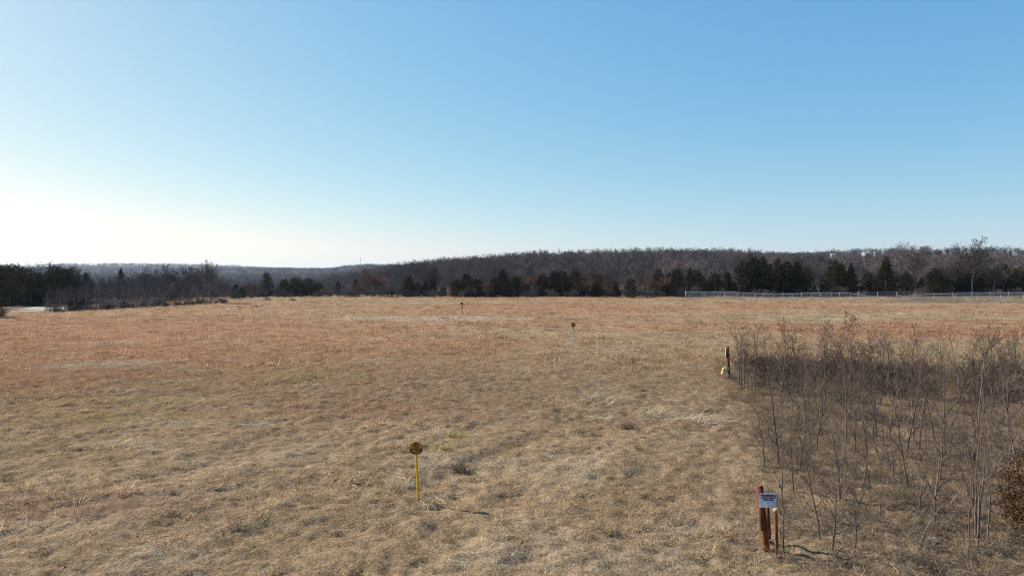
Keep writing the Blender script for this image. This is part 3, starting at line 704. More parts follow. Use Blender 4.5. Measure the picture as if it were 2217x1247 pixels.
# ------------------------------------------------------------------ far woods: one mass
def lowpoly_cedar(seed):
    return cedar_mesh(seed, 8, 2.2, nb=50, per=7, quad=.45)[1][1]
def far_tree(seed):
    r = tree_meshes(seed, 9.0, FAR, mats=('far_twig', 'far_twig')); t, b = r[0][1], r[1][1]
    V = [tuple(v.co) for v in t.vertices] + [tuple(v.co) for v in b.vertices]; n = len(t.vertices)
    Fc = [tuple(p.vertices) for p in t.polygons] + [tuple(i + n for i in p.vertices) for p in b.polygons]
    me = bpy.data.meshes.new('far_tree'); me.from_pydata(V, [], Fc); me.materials.append(M['far_twig']); me.update(); return me
fk = [far_tree(1700 + k) for k in range(5)] + [lowpoly_cedar(1800 + k) for k in range(2)]
HOUSES = [(1876, 840, 10), (1803, 860, 6.5), (1897, 860, 7)]
def far_points(r, y0, y1, spacing):
    A = .80 * (y1 ** 2 - y0 ** 2); n = int(A / spacing ** 2)
    y = np.sqrt(r.random(n) * (y1 ** 2 - y0 ** 2) + y0 ** 2); x = (r.random(n) * 2 - 1) * .80 * y
    return x, y
r = np.random.default_rng(5)
xa, ya = far_points(r, 170, 330, 5.0); xb, yb = far_points(r, 330, 640, 6.6); xc, yc = far_points(r, 640, 1500, 17); xd, yd = far_points(r, 1500, 4200, 42)
x = np.concatenate([xa, xb, xc, xd]); y = np.concatenate([ya, yb, yc, yd]); n = len(x)
u_ = x / y * F + 1108.5; keep = np.ones(n, bool)
for hu, hd, hw in HOUSES:
    keep &= ~((np.abs(u_ - hu) < 15) & (y > hd - 45) & (y < hd + 10))
x, y = x[keep], y[keep]; n = len(x)
s = r.uniform(.75, 1.2, n) * np.where((y < 250) & (x < 25), np.where(y < 205, .45, .65), np.where(y < 260, .85, 1)) * np.where(y > 1500, 1.5, np.where(y > 640, 1.25, 1)); wd = s * np.where(y > 1500, 2.6, np.where(y > 640, 1.6, np.where((y < 250) & (x < 25), 1.5, 1.15)))
ced = r.random(n) < np.where(y > 640, .22, .05) + .25 * smooth((fbm(x / 60, y / 60, 8) - .55) / .1) * (y > 500)
idx = np.where(ced, 5 + r.integers(0, 2, n), r.integers(0, 5, n))
s = np.where(ced, s * .85, s)
woods = scatter('far_woods', fk, np.stack([x, y, gz(x, y) - .2], -1), np.stack([np.zeros(n), np.zeros(n), r.random(n) * 6.283], -1), np.stack([wd, wd, s], -1), idx)
tag(woods, 'bare winter woods covering the hills beyond the field', 'woods', kind='stuff')

# ------------------------------------------------------------------ scrub thicket: saplings, brambles, weeds
saps = [('slender', 3.0, tree_meshes(2000 + k, 3.0, SAP, mats=('sapling', 'sap_twig'))) for k in range(5)] + \
       [('low', 2.6, tree_meshes(2100 + k, 2.6, SAP_LOW, mats=('sapling', 'sap_twig'))) for k in range(4)] + \
       [('fork', 3.0, tree_meshes(2200 + k, 3.0, SAP_FORK, mats=('sapling', 'sap_twig'))) for k in range(4)]
SL = {'slender': 'slender straight bare sapling', 'low': 'low branching bare sapling', 'fork': 'forked bare sapling with rising limbs'}
SK = {'slender': 'slender saplings', 'low': 'low branching saplings', 'fork': 'forked saplings'}
def sapling(base, h, kind=None, label=None, wide=1.0, rz=None):
    c = [s_ for s_ in saps if kind is None or s_[0] == kind]; k, H, parts = R.choice(c)
    x_, y_ = base.x, base.y
    w_ = 'in the thicket beside the lone rusty post' if x_ < .42 * y_ and y_ > 21 else 'at the back of the thicket behind the brambles' if y_ > 33 else 'among the dark brambles of the thicket' if y_ > 26 else \
         'in the thicket behind the warning sign' if x_ < .52 * y_ else 'in the thicket near the bronze cedar' if x_ > .62 * y_ and y_ < 19 else 'in the middle of the thicket floor'
    if not label: label = SL[k] + ' ' + w_; grp = SK[k] + ' ' + w_
    else: grp = None
    return place('sapling', parts, base, h, H, label, 'sapling', grp, wide, R.uniform(0, 6.28) if rz is None else rz, (R.gauss(0, .04), R.gauss(0, .04)))
leafy_sap = tree_meshes(2250, 3.2, dict(SAP_LOW, nch=[16, 6, 3]), mats=('sapling', 'sap_twig'), leaf=(.028, 2, .4, .35))
bp = at(1845, 838); place('sapling', leafy_sap, bp, top_z(673, bp.y) - bp.z, 3.2, 'tall sapling with brown leaves clinging to its top among the brambles', 'sapling', None, 1.0)
# those that can be picked out: (column, row of the foot, row of the top, kind)
known = [(1600, 835, 690, 'low'), (1612, 840, 695, 'slender'), (1634, 850, 690, 'slender'), (1655, 800, 700, 'slender'), (1690, 868, 700, 'low'), (1688, 860, 715, 'slender'), (1727, 815, 690, 'fork'), (1772, 865, 700, 'slender'), (1790, 790, 690, 'slender'),
         (1870, 905, 760, 'fork'), (1833, 900, 760, 'slender'), (1865, 925, 770, 'slender'), (1900, 900, 750, 'slender'), (1965, 935, 740, 'slender'), (1990, 975, 775, 'slender'), (1960, 980, 745, 'fork'), (2048, 985, 735, 'fork'),
         (2105, 1020, 725, 'slender'), (2130, 905, 745, 'fork'), (2185, 935, 740, 'low'), (2170, 920, 760, 'slender'), (1655, 1010, 845, 'low'), (1693, 1097, 895, 'fork'), (1718, 1062, 890, 'slender'), (1748, 990, 845, 'slender'), (1752, 1055, 935, 'slender'),
         (1776, 1168, 945, 'slender'), (1802, 1190, 985, 'low'), (1820, 1070, 915, 'slender'), (1868, 1052, 880, 'slender'), (1912, 1005, 890, 'slender'), (1884, 1055, 920, 'low'), (1908, 1005, 850, 'fork'), (2023, 1130, 860, 'fork'), (2035, 1035, 860, 'slender'),
         (2118, 1195, 845, 'fork'), (2112, 1160, 865, 'slender'), (2140, 1175, 960, 'slender'), (1857, 1140, 985, 'low'), (1850, 1200, 1010, 'slender'), (1697, 1195, 1060, 'low'), (1905, 1120, 975, 'slender'), (1935, 1060, 930, 'slender'), (2205, 1040, 800, 'low')]
for u, b_, t_, k in known:
    bp = at(u, b_); d = bp.y; h = max(.8, top_z(t_, d) - bp.z)
    sapling(bp, min(h, 4.2), k)
n_r = 0
while n_r < 92:
    x_, y_ = R.uniform(5, 33), R.uniform(11, 39)
    if not in_poly(np.array([x_]), np.array([y_]), SCRUB)[0] or abs(x_) > .75 * y_ + .6: continue
    if y_ < 19 and R.random() < .45: continue
    bp = Vector((x_, y_, float(gz(x_, y_)))); sapling(bp, R.uniform(1.5, 3.1) * (.85 if y_ > 33 else 1), None, None, R.uniform(.8, 1.1)); n_r += 1
# tree whose branches reach in at the right edge
bp = Vector((24.2, 30.5, float(gz(24.2, 30.5)))); place('sapling', saps[9][2], bp, 4.6, 3.0, 'tall bare young tree reaching in from the right edge of the thicket', 'sapling', None, 1.25, 1.0)

brs = [tree_meshes(2300 + k, 1.0, dict(BUSH, lean=.55, rmin=.0045, r0=.009, nch=[8, 5]), stems=10, names=('canes', 'twigs'), mats=('bramble', 'bramble')) for k in range(4)]
n_b = 0
while n_b < 96:
    x_, y_ = R.uniform(8, 33), R.uniform(20, 39)
    if not in_poly(np.array([x_ - .8]), np.array([y_ + .5]), SCRUB)[0] or abs(x_) > .75 * y_ + .6: continue
    band = np.interp(x_, [9, 13, 20, 30], [33, 32, 28.5, 27])
    if abs(y_ - band - 1.5) > 6.5 * R.random() + 1.0: continue
    l_ = 'dark reddish brown leafless bramble bush ' + ('at the post end of the thicket' if x_ < 14 else 'in the middle of the bramble band' if x_ < 21 else 'at the far end of the bramble band')
    place('bramble_bush', R.choice(brs), Vector((x_, y_, float(gz(x_, y_)) - .03)), R.uniform(.5, 1.3), 1.0, l_, 'bramble', l_.replace('bush', 'bushes'), R.uniform(.8, 1.4), R.uniform(0, 6.28)); n_b += 1

# bronze cedar at the right edge
bc = cedar_mesh(2400, 2.2, 1.0, 'bronze', nb=220, per=80, quad=.036, lump=.3)
place('cedar_tree', bc, at(2204, 1150) + Vector((.42, 0, 0)), 1.95, 2.2, 'bushy bronze brown cedar at the right edge of the thicket', 'cedar', None, 1.15)

# small dead weeds all over the scrub floor
def weed(seed, h, n, wdt):
    rng = random.Random(seed); mb = MB()
    for _ in range(n):
        a = rng.uniform(0, 6.28); d = Vector((math.cos(a) * .5, math.sin(a) * .5, rng.uniform(.5, 1))); p = Vector((rng.gauss(0, .09), rng.gauss(0, .09), -.02)); L = h * rng.uniform(.5, 1)
        mb.blade(p, d, Vector((rng.gauss(0, .4), rng.gauss(0, .4), rng.uniform(-.5, .2))), L, wdt, rng, rng.random(), 3)
        for _ in range(3):
            q = p + d.normalized() * L * rng.uniform(.3, .85); e = Vector((rng.gauss(0, 1), rng.gauss(0, 1), rng.uniform(.1, 1)))
            mb.blade(q, e, Vector((0, 0, .2)), L * rng.uniform(.2, .45), wdt * .8, rng, rng.random(), 2)
    return mb.mesh('weed', M['weed'])
wk = [weed(2500 + k, .5, 16, .008) for k in range(5)]
r = np.random.default_rng(9); x = r.uniform(4, 34, 9000); y = r.uniform(9, 40, 9000)
x2 = r.uniform(-28, 12, 2600); y2 = r.uniform(10.5, 34, 2600); k2 = (np.abs(x2) < .78 * y2 + 1) & (fbm(x2 / 1.8, y2 / 1.3, 123) > .60)
k1 = in_poly(x + r.normal(0, .5, 9000), y, SCRUB) & (np.abs(x) < .78 * y + 1) & (fbm(x / 1.2, y / 1.0, 133) > .43)
x = np.concatenate([x[k1], x2[k2]]); y = np.concatenate([y[k1], y2[k2]]); n = len(x); s = r.uniform(.5, 1.15, n) * np.where(np.arange(n) < k1.sum(), 1, .5)
tag(scatter('dead_weeds', wk, np.stack([x, y, gz(x, y)], -1), np.stack([r.normal(0, .15, n), r.normal(0, .15, n), r.random(n) * 6.28], -1), np.stack([s * 1.2, s * 1.2, s], -1), r.integers(0, 5, n)),
    'tangled dead weeds on the thicket floor', 'weeds', kind='stuff')

# ------------------------------------------------------------------ tufts of bleached bunch grass
def tuft(seed, n, L, mat, spread=.16, lean=(.5, -.45), wd=.009):
    rng = random.Random(seed); mb = MB()
    for _ in range(n):
        p = Vector((rng.gauss(0, spread), rng.gauss(0, spread), -.02)); d = Vector((lean[0] * rng.uniform(.1, 1.2) + rng.gauss(0, .25), lean[1] * rng.uniform(.1, 1.2) + rng.gauss(0, .25), 1))
        mb.blade(p, d, Vector((lean[0] * 1.6, lean[1] * 1.6, -rng.uniform(.5, 1.6))), L * rng.uniform(.45, 1.1), wd * rng.uniform(.6, 1.3), rng, rng.random(), 4)
    return mb.mesh('grass_tuft', mat)
tk = [tuft(2600 + k, 36, .95, M['straw'], .24, wd=.015) for k in range(4)]
for u, py, s_ in [(1285, 862, 1.0), (1312, 872, 1.1), (1338, 868, 1.0), (1262, 886, .8), (1290, 905, .9), (1310, 912, .8), (1398, 893, 1.05), (1420, 900, .95), (1450, 868, .7), (1460, 908, .7), (1500, 910, 1.05), (1525, 918, .9), (1548, 914, .9), (1240, 900, .6), (1075, 886, .55), (1155, 892, .55)]:
    p = at(u, py); o = mesh_obj('grass_tuft', R.choice(tk)); o.location = p; o.scale = (s_, s_, s_ * .9); o.rotation_euler = (0, 0, R.uniform(-.5, .5))
    tag(o, 'bleached bunch grass tuft bent over in the field left of the thicket', 'grass tuft', 'bleached bunch grass tufts')
gt = tuft(2700, 170, .30, M['greenish'], .12, (.1, -.1), .014)
p = at(984, 946); o = mesh_obj('grass_tuft', gt); o.location = p; o.scale = (1.5, 1.0, 1); tag(o, 'yellow green grass tuft behind the yellow marker post', 'grass tuft')
p = at(962, 972); o = mesh_obj('grass_tuft', gt); o.location = p; o.scale = (.9, .7, .7); tag(o, 'small sparse greenish tuft in front of the yellow green one', 'grass tuft')
for u, py, s_, lab in [(862, 1058, .75, 'tall straw tuft just left of the yellow marker post'), (840, 1050, .6, 'straw tuft furthest left of the yellow marker post'), (885, 1052, .55, 'thin straw tuft touching the yellow marker post')]:
    o = mesh_obj('grass_tuft', tuft(2710 + u, 70, .6, M['straw'], .14, (.1, -.1))); o.location = at(u, py); o.scale = (s_ * 1.2, s_, s_); tag(o, lab, 'grass tuft')
dbs = tree_meshes(2350, 1.0, dict(BUSH, lean=.4, rmin=.004, r0=.006, nch=[8, 5]), stems=16, names=('stems', 'twigs'), mats=('weed', 'weed'))
place('dead_bush', dbs, at(1003, 1022), .42, 1.0, 'small grey brown dead bush in the grass right of the yellow marker', 'bush', None, 1.5)
place('dead_bush', dbs, at(1365, 930), .4, 1.0, 'low dark dead bush among the bleached grass tufts', 'bush', None, 1.6)

# sticks lying about
def stick(name, a, b, rad, label, sag=0.0, z=(.03, .03)):
    A = at(*a) + Vector((0, 0, z[0])); B = at(*b) + Vector((0, 0, z[1])); mb = MB(); rr = random.Random(int(a[0]))
    pts = [A.lerp(B, k / 5) + Vector((rr.gauss(0, .012), rr.gauss(0, .012), sag * math.sin(math.pi * k / 5))) for k in range(6)]
    mb.tube(pts, [rad, rad, rad * .9, rad * .8, rad * .7, rad * .45], 5); o = mesh_obj(name, mb.mesh(name, M['stick'])); tag(o, label, 'stick')
stick('stick', (1695, 1205), (1600, 1232), .008, 'long pale stick lying in front of the pipe posts', 0, (.05, .04))
stick('stick', (1685, 1178), (1637, 1198), .006, 'thin pale twig leaning between the pipe posts', 0, (.20, .03))
stick('stick', (1960, 1120), (2040, 1095), .007, 'crooked pale stick in the scrub floor', .05, (.04, .16))
stick('stick', (1990, 1180), (2042, 1110), .006, 'thin fallen branch above the pale stone', .08, (.05, .2))
stick('stick', (912, 1085), (932, 1110), .006, 'bleached stalk lying at the foot of the yellow marker', .02)
stick('stick', (942, 1083), (968, 1100), .006, 'bleached stalk right of the yellow marker foot', .03, (.08, .03))
stick('stick', (1925, 1222), (1945, 1245), .007, 'short curved pale stick near the thicket front', .04)

# ------------------------------------------------------------------ stones
def rock_mesh(seed, mat, rad=.1, flat=.7):
    import bmesh
    rr = random.Random(seed); bm = bmesh.new(); bmesh.ops.create_icosphere(bm, subdivisions=2, radius=rad)
    off = [rr.uniform(0, 9) for _ in range(3)]
    for v in bm.verts:
        k = 1 + .28 * math.sin(v.co.x / rad * 2.1 + off[0]) * math.cos(v.co.y / rad * 1.7 + off[1]) + .14 * math.sin(v.co.z / rad * 4 + off[2]) + rr.uniform(-.06, .06)
        v.co *= k; v.co.z *= flat
    me = bpy.data.meshes.new('stone'); bm.to_mesh(me); bm.free(); me.materials.append(M[mat]); return me
o = mesh_obj('stone', rock_mesh(1, 'rock', .065)); o.location = at(2020, 1172) + Vector((0, 0, .05)); o.scale = (1.0, 1, 1.2); tag(o, 'pale rounded stone on the scrub floor in front of the forked sapling', 'stone')
rk = [rock_mesh(10 + k, 'rock', .25, .55) for k in range(3)]; pk = [rock_mesh(20 + k, 'paleock', .25, .4) for k in range(3)]; ck = [rock_mesh(30 + k, 'clod', .3, .6) for k in range(3)]
for u, py, s_ in [(516, 665.5, .8), (522, 665, .6), (543, 664.5, .6), (554, 664, 1.0), (557, 665, .6), (567, 663, 1.0), (510, 666.5, .5), (530, 665.5, .5)]:
    o = mesh_obj('clod', R.choice(ck)); o.location = at(u, py); o.scale = (s_, s_, s_); o.rotation_euler = (0, 0, R.uniform(0, 6)); tag(o, 'dark lump of earth in the stony scrape on the field', 'clod', 'dark lumps of the stony scrape')
for k in range(34):
    t = R.random(); u = 488 + 120 * t; py = 669 - 7.0 * t + R.uniform(-1.0, 1.0); pale = R.random() < .45; s_ = R.uniform(.3, .9)
    o = mesh_obj('stone', R.choice(pk if pale else rk)); o.location = at(u, py); o.scale = (s_ * 1.5, s_, s_ * .7); o.rotation_euler = (0, 0, R.uniform(0, 6))
    tag(o, 'small %s stone in the stony scrape on the field' % ('pale' if pale else 'grey'), 'stone', '%s stones of the scrape' % ('pale' if pale else 'grey'))

# ------------------------------------------------------------------ chain link fences
def fence(name, pts, label, brace=False, rr_=.042):
    """pts: list of (x, y, top z) at the posts"""
    e = empty(name, (pts[0][0], pts[0][1], float(gz(pts[0][0], pts[0][1])))); org = e.location
    P = [Vector(p) - org for p in pts]; mb = MB()
    rail = MB(); rail.tube([p.copy() for p in P], [rr_] * len(P), 6)
    o = mesh_obj('top_rail', rail.mesh('top_rail', M['rail'], True), e)
    for k, p in enumerate(P):
        g = float(gz(p.x + org.x, p.y + org.y)) - org.z; big = k in (0, len(P) - 1); rd = .05 if big else .036
        pb = MB(); pb.tube([Vector((p.x, p.y, g - .3)), Vector((p.x, p.y, p.z + (.09 if big else .02)))], [rd, rd], 6, cap=True); post = mesh_obj('post', pb.mesh('post', M['steel'], True), e)
        if big:
            cb = MB(); cb.tube([Vector((p.x, p.y, p.z + .08)), Vector((p.x, p.y, p.z + .14)), Vector((p.x, p.y, p.z + .17))], [.075, .07, .02], 8, cap=True); mesh_obj('post_cap', cb.mesh('post_cap', M['steel'], True), post)
    for a, b in zip(P[:-1], P[1:]):
        L = (b - a).length; ga = float(gz(a.x + org.x, a.y + org.y)) - org.z + .04; gb = float(gz(b.x + org.x, b.y + org.y)) - org.z + .04
        n = max(4, int(L / .16)); h = ((a.z - ga) + (b.z - gb)) / 2; step = h / L
        def q(t, v):
            c = a.lerp(b, t); lo = ga + (gb - ga) * t; return Vector((c.x, c.y, lo + (c.z - lo) * v))
        for k in range(-int(n * step), n):
            for sgn in (0, 1):
                t0, t1 = k / n, k / n + step; v0, v1 = 0, 1
                if t0 < 0: v0 = -t0 / step; t0 = 0
                if t1 > 1: v1 = v0 + (1 - v0) * (1 - t0) / (t1 - t0) if t1 > t0 else 1; t1 = 1
                if t1 - t0 < .01: continue
                A, B = (q(t0, v0), q(t1, v1)) if sgn == 0 else (q(t0, 1 - v0), q(t1, 1 - v1))
                mb.tube([A, B], [.0035, .0035], 3)
    mesh_obj('chain_link_mesh', mb.mesh('chain_link_mesh', M['wire']), e)
    if brace:
        for f in (.35, .12):
            a, b = P[0], P[1]; br = MB(); br.tube([Vector((a.x, a.y, a.z * f)), Vector((b.x, b.y, b.z * f))], [.03, .03], 6); mesh_obj('brace_rail', br.mesh('brace_rail', M['steel'], True), e)
    return tag(e, label, 'fence')
# front run from its corner to beyond the right edge; rail heights follow the rail seen in the photo
A = Vector((32.2, 126.5)); B = Vector((92, 103)); n = 22
prof_u = [1485, 1530, 1590, 1640, 1690, 1740, 1790, 1840, 1875, 1910, 1960, 2015, 2080, 2217, 2400]; prof_y = [631.6, 631.6, 632.5, 636, 638.3, 635, 633.6, 634.8, 640, 644.6, 640, 637, 635.6, 635, 634.5]
fp = []
for k in range(n):
    p = A.lerp(B, k / (n - 1)); uu = p.x / p.y * F + 1108.5; fp.append((p.x, p.y, top_z(float(np.interp(uu, prof_u, prof_y)), p.y)))
fence('chain_link_fence', fp, 'galvanised chain link fence with wavy top rail at the far end of the field', True)
A2 = Vector((33.0, 129.5)); B2 = Vector((104, 133)); fp2 = []
for k in range(20):
    p = A2.lerp(B2, k / 19); fp2.append((p.x, p.y, float(gz(p.x, p.y)) + 1.2))
fence('chain_link_fence', fp2, 'second lower chain link fence behind the wavy one, at the wood edge', rr_=.008)
# pale grass tufts on the bank
for u, py, s_ in [(2098, 651, 1.3), (2110, 652, 1.1), (2122, 651, 1.2), (2140, 652, .9), (2165, 651, 1.3), (2172, 652, 1.1), (2196, 651, 1.3), (2210, 652, 1.2)]:
    p = at(u, py); o = mesh_obj('grass_tuft', R.choice(tk)); o.location = p; o.scale = (s_ * 1.5, s_ * 1.5, s_ * 1.1); o.rotation_euler = (0, 0, R.uniform(0, 6)); tag(o, 'pale tall grass tuft on the earth bank behind the fence', 'grass tuft', 'grass tufts on the bank')

# ------------------------------------------------------------------ round pipeline markers
def frame_from(base, lean):
    e = empty('pipeline_marker', base); e.rotation_euler = lean; return e
def disc(mb, r, y0, y1, z, n=40, a0=0, a1=2 * math.pi, rin=0.0):
    """flat disc (or ring) facing -Y, between depth y0 (front) and y1"""
    n0 = len(mb.v); full = abs(a1 - a0 - 2 * math.pi) < 1e-6; m = n if full else n + 1
    for i in range(m):
        a = a0 + (a1 - a0) * i / n
        for rr_, yy in ((r, y0), (r, y1), (rin, y0), (rin, y1)): mb.v.append((rr_ * math.cos(a), yy, z + rr_ * math.sin(a)))
    for i in range(n):
        a = n0 + 4 * i; b = n0 + 4 * ((i + 1) % m)
        for f in ((a, b, b + 2, a + 2), (a + 1, a + 3, b + 3, b + 1), (a, a + 1, b + 1, b)):
            mb.f.append(f); mb.r.append(.5)
        if rin > 0: mb.f.append((a + 2, b + 2, b + 3, a + 3)); mb.r.append(.5)
def marker(base, lean, h, rdisc, postmat, label, detail, topmat=None, postw=.03):
    e = frame_from(base, lean); mb = MB(); zc = h - rdisc
    # u-channel steel post
    if detail and not topmat: mb.tube([Vector((0, .03, -.3 + (zc + .3) * k / 6)) for k in range(7)], [postw * .48] * 7, 14)
    else:
     for cx_, sx, sy in ((0, postw, .006), (-postw / 2, .006, postw * .8), (postw / 2, .006, postw * .8)):
         mb.box((cx_, .012 + (postw * .4 if sx < .01 else 0), (zc) / 2 - .1), (sx, sy, zc + .2))
    post = mesh_obj('post', mb.mesh('post', M[postmat]), e)
    if topmat:
        tb = MB(); tb.box((0, .011, zc - rdisc - .05), (postw * 1.25, .012, .22)); mesh_obj('post_sleeve', tb.mesh('post_sleeve', M[topmat]), post)
    db = MB(); disc(db, rdisc, 0, .004, zc); ds = mesh_obj('disc', db.mesh('disc', M['marker']), e)
    rb = MB(); disc(rb, rdisc * 1.0, -.004, -.001, zc, rin=rdisc * .95); mesh_obj('rim', rb.mesh('rim', M['black']), ds)
    # black lower band
    bb = MB(); a = math.radians(6); n0 = 24
    pts = [(rdisc * .95 * math.cos(t_), -.004, zc + rdisc * .95 * math.sin(t_)) for t_ in np.linspace(math.pi + a * .3, math.pi + math.radians(50), 10)]
    pts2 = [(-x_, y_, z_) for x_, y_, z_ in reversed(pts)]
    bb.face([Vector(p_) for p_ in pts + pts2]); mesh_obj('black_band', bb.mesh('black_band', M['black']), ds)
    sy = MB(); disc(sy, rdisc * .42, -.007, -.003, zc + rdisc * .48, 28, rin=rdisc * .35)
    for ang in (45, -45): sy.box((0, -.005, zc + rdisc * .48), (rdisc * .72, .003, rdisc * .085), R=Matrix.Rotation(math.radians(ang), 3, 'Y'))
    sy.box((0, -.0055, zc + rdisc * .48), (rdisc * .12, .003, rdisc * .5)); mesh_obj('prohibition_symbol', sy.mesh('prohibition_symbol', M['black']), ds)
    if detail:
        lt = MB(); rr = random.Random(3)
        for row, (zz, hw, hh) in enumerate([(-.20, .72, .10), (-.40, .60, .10), (-.58, .46, .07)]):
            x_ = -hw
            while x_ < hw - .05:
                wl = rr.uniform(.06, .11); lt.box(((x_ + wl / 2) * rdisc, -.006, zc + zz * rdisc), (wl * rdisc, .002, hh * rdisc)); x_ += wl + rr.choice((.03, .03, .03, .09))
        mesh_obj('lettering', lt.mesh('lettering', M['yellow']), ds)
    return tag(e, label, 'marker')
b1 = at(905, 1082); marker(b1, (0, -.035, .05), top_z(956, b1.y) - b1.z, .145, 'yellow', 'round orange and black warning disc on a yellow post in the near grass', True, None, .048)
b2 = at(1243, 742); marker(b2, (0, -.05, .05), top_z(698, b2.y) - b2.z, .165, 'whitepost', 'round rusty orange disc on a white post with orange sleeve in mid field', True, 'marker', .09)
b3 = at(1001, 681); marker(b3, (0, -.05, .05), top_z(654, b3.y) - b3.z, .17, 'brownpost', 'small round rusty disc on a thin brown post far out in the field', False, None, .07)

# ------------------------------------------------------------------ rusty pipe posts with warning sign
def pipe(name, base, top, rad, mat, label, cap=None, under=.25, bands=None, cat='post'):
    e = empty(name, base); v = top - base; mb = MB(); d = v.normalized()
    n = 10; pts = [d * (-under + (v.length + under) * k / n) for k in range(n + 1)]
    mb.tube(pts, [rad] * (n + 1), 20, cap=True); o = mesh_obj('pipe', mb.mesh('pipe', M[mat]), e)
    for f in o.data.polygons: f.use_smooth = len(f.vertices) == 4
    if cap:
        cb = MB(); cb.tube([v - d * .025, v + d * .03, v + d * .042, v + d * .046], [cap, cap, cap * .85, cap * .5], 20, cap=True); mesh_obj('cap', cb.mesh('cap', M['cap'], True), e)
    for (f0, f1, mt, grow) in bands or []:
        bb = MB(); a = v * f0; b = v * f1; bb.tube([a, a.lerp(b, .5), b], [rad * grow] * 3, 20, cap=True); q = mesh_obj('stained_band', bb.mesh('stained_band', M[mt]), e)
        for f in q.data.polygons: f.use_smooth = len(f.vertices) == 4
    return tag(e, label, cat)
def seen(px, py, y):                                 # point on a pixel's ray at a known distance ahead
    v = ray(px, py); return Vector((0, 0, CAM_H)) + v * (y / v.y)
pb1 = at(1659, 1190); pt1 = seen(1644.5, 1050, pb1.y + .10)
pipe('pipe_post', pb1, pt1, .062, 'rustpipe2', 'thick leaning rusty pipe post carrying the white warning sign', bands=[(.30, .998, 'rustpipe', 1.006)])
pb2 = at(1666, 1172); pt2 = seen(1661, 1075, pb2.y)
pipe('pipe_post', pb2, pt2, .034, 'rustpipe2', 'thin dark stained pipe post behind the warning sign', bands=[(.30, .999, 'darkrust', 1.008)])
pb3 = at(1682, 1206); pt3 = seen(1679.5, 1106, pb3.y)
pipe('vent_pipe', pb3, pt3, .030, 'rustpipe2', 'slim orange rust vent pipe with pale pink cap beside the sign post', cap=.043, cat='pipe')

# warning sign plate, in front of the thick post and following its lean
sy_ = pb1.y - .02
TL = seen(1641.0, 1065, sy_); TR = seen(1677.2, 1066, sy_); BL = seen(1642.5, 1095.2, sy_ - .012)
ex = (TR - TL); SW = ex.length; ex.normalize(); ez = (TL - BL); SH = ez.length; ez = (ez - ex * ez.dot(ex)).normalized(); ey = ez.cross(ex)
ctr = (TR + BL) / 2 - ey * .075
Rm = Matrix((ex, ey, ez)).transposed().to_4x4()
sg = empty('warning_sign', ctr); tag(sg, 'white warning sign with purple and navy lettering on the leaning pipe post', 'sign'); sg.rotation_euler = Rm.to_euler()
def plate(name, mat, w_, h_, t_, y_, x_=0, z_=0, parent=sg, bev=.008):
    import bmesh
    bm = bmesh.new(); bmesh.ops.create_cube(bm, size=1); bmesh.ops.scale(bm, vec=(w_, t_, h_), verts=bm.verts); bmesh.ops.translate(bm, vec=(x_, y_, z_), verts=bm.verts)
    ed = [e for e in bm.edges if abs(e.verts[0].co.y - e.verts[1].co.y) > t_ * .5]
    if bev: bmesh.ops.bevel(bm, geom=ed, offset=bev, segments=3, affect='EDGES')
    me = bpy.data.meshes.new(name); bm.to_mesh(me); bm.free(); me.materials.append(M[mat]); return mesh_obj(name, me, parent)
pl = plate('sign_plate', 'signwhite', SW, SH, .004, 0)
def text(s, size, x_, z_, mat, parent, bold=.0, align='CENTER', width=None):
    cu = bpy.data.curves.new('lettering', 'FONT'); cu.body = s; cu.size = size; cu.align_x = align; cu.offset = bold; cu.extrude = .0006; cu.resolution_u = 3
    t = bpy.data.objects.new('lettering_source', cu); C.objects.link(t); dg = bpy.context.evaluated_depsgraph_get(); me = bpy.data.meshes.new_from_object(t.evaluated_get(dg))
    bpy.data.objects.remove(t); bpy.data.curves.remove(cu)
    k = 1.0
    if width:
        xs_ = [v.co.x for v in me.vertices]; k = width / (max(xs_) - min(xs_))
    me.transform(Matrix.Translation((x_, -.0042, z_)) @ Matrix.Rotation(math.pi / 2, 4, 'X') @ Matrix.Diagonal((k, 1, 1, 1)))
    me.materials.clear(); me.materials.append(M[mat]); return mesh_obj('lettering', me, parent)
text('WARNING', SH * .215, 0, SH * .29, 'crimson', pl, .0035, width=SW * .93)
text('PETROLEUM', SH * .15, 0, SH * .145, 'navy', pl, .0022, width=SW * .82)
text('PIPELINE', SH * .15, 0, SH * -.005, 'navy', pl, .0022, width=SW * .62)
ln = MB(); rr = random.Random(8)
for zz, x0, x1, hh in [(-.10, -.40, .40, .028), (-.20, -.09, .07, .028), (-.33, .08, .46, .016), (-.39, .05, .46, .016)]:
    x_ = x0
    while x_ < x1 - .01:
        wl = rr.uniform(.02, .04); ln.box(((x_ + wl / 2) * SW, -.0036, zz * SH), (wl * SW, .001, hh * SH)); x_ += wl + rr.choice((.012, .012, .035))
mesh_obj('small_print', ln.mesh('small_print', M['greyprint']), pl)
for z_ in (.47, -.46):
    bo = MB(); bo.tube([Vector((0, -.007, z_ * SH)), Vector((0, .03, z_ * SH))], [.006, .006], 8, cap=True); mesh_obj('bolt', bo.mesh('bolt', M['black']), pl)
plate('back_board', 'black', SW * 1.02, SH * .96, .012, .022, SW * .055, -.003)

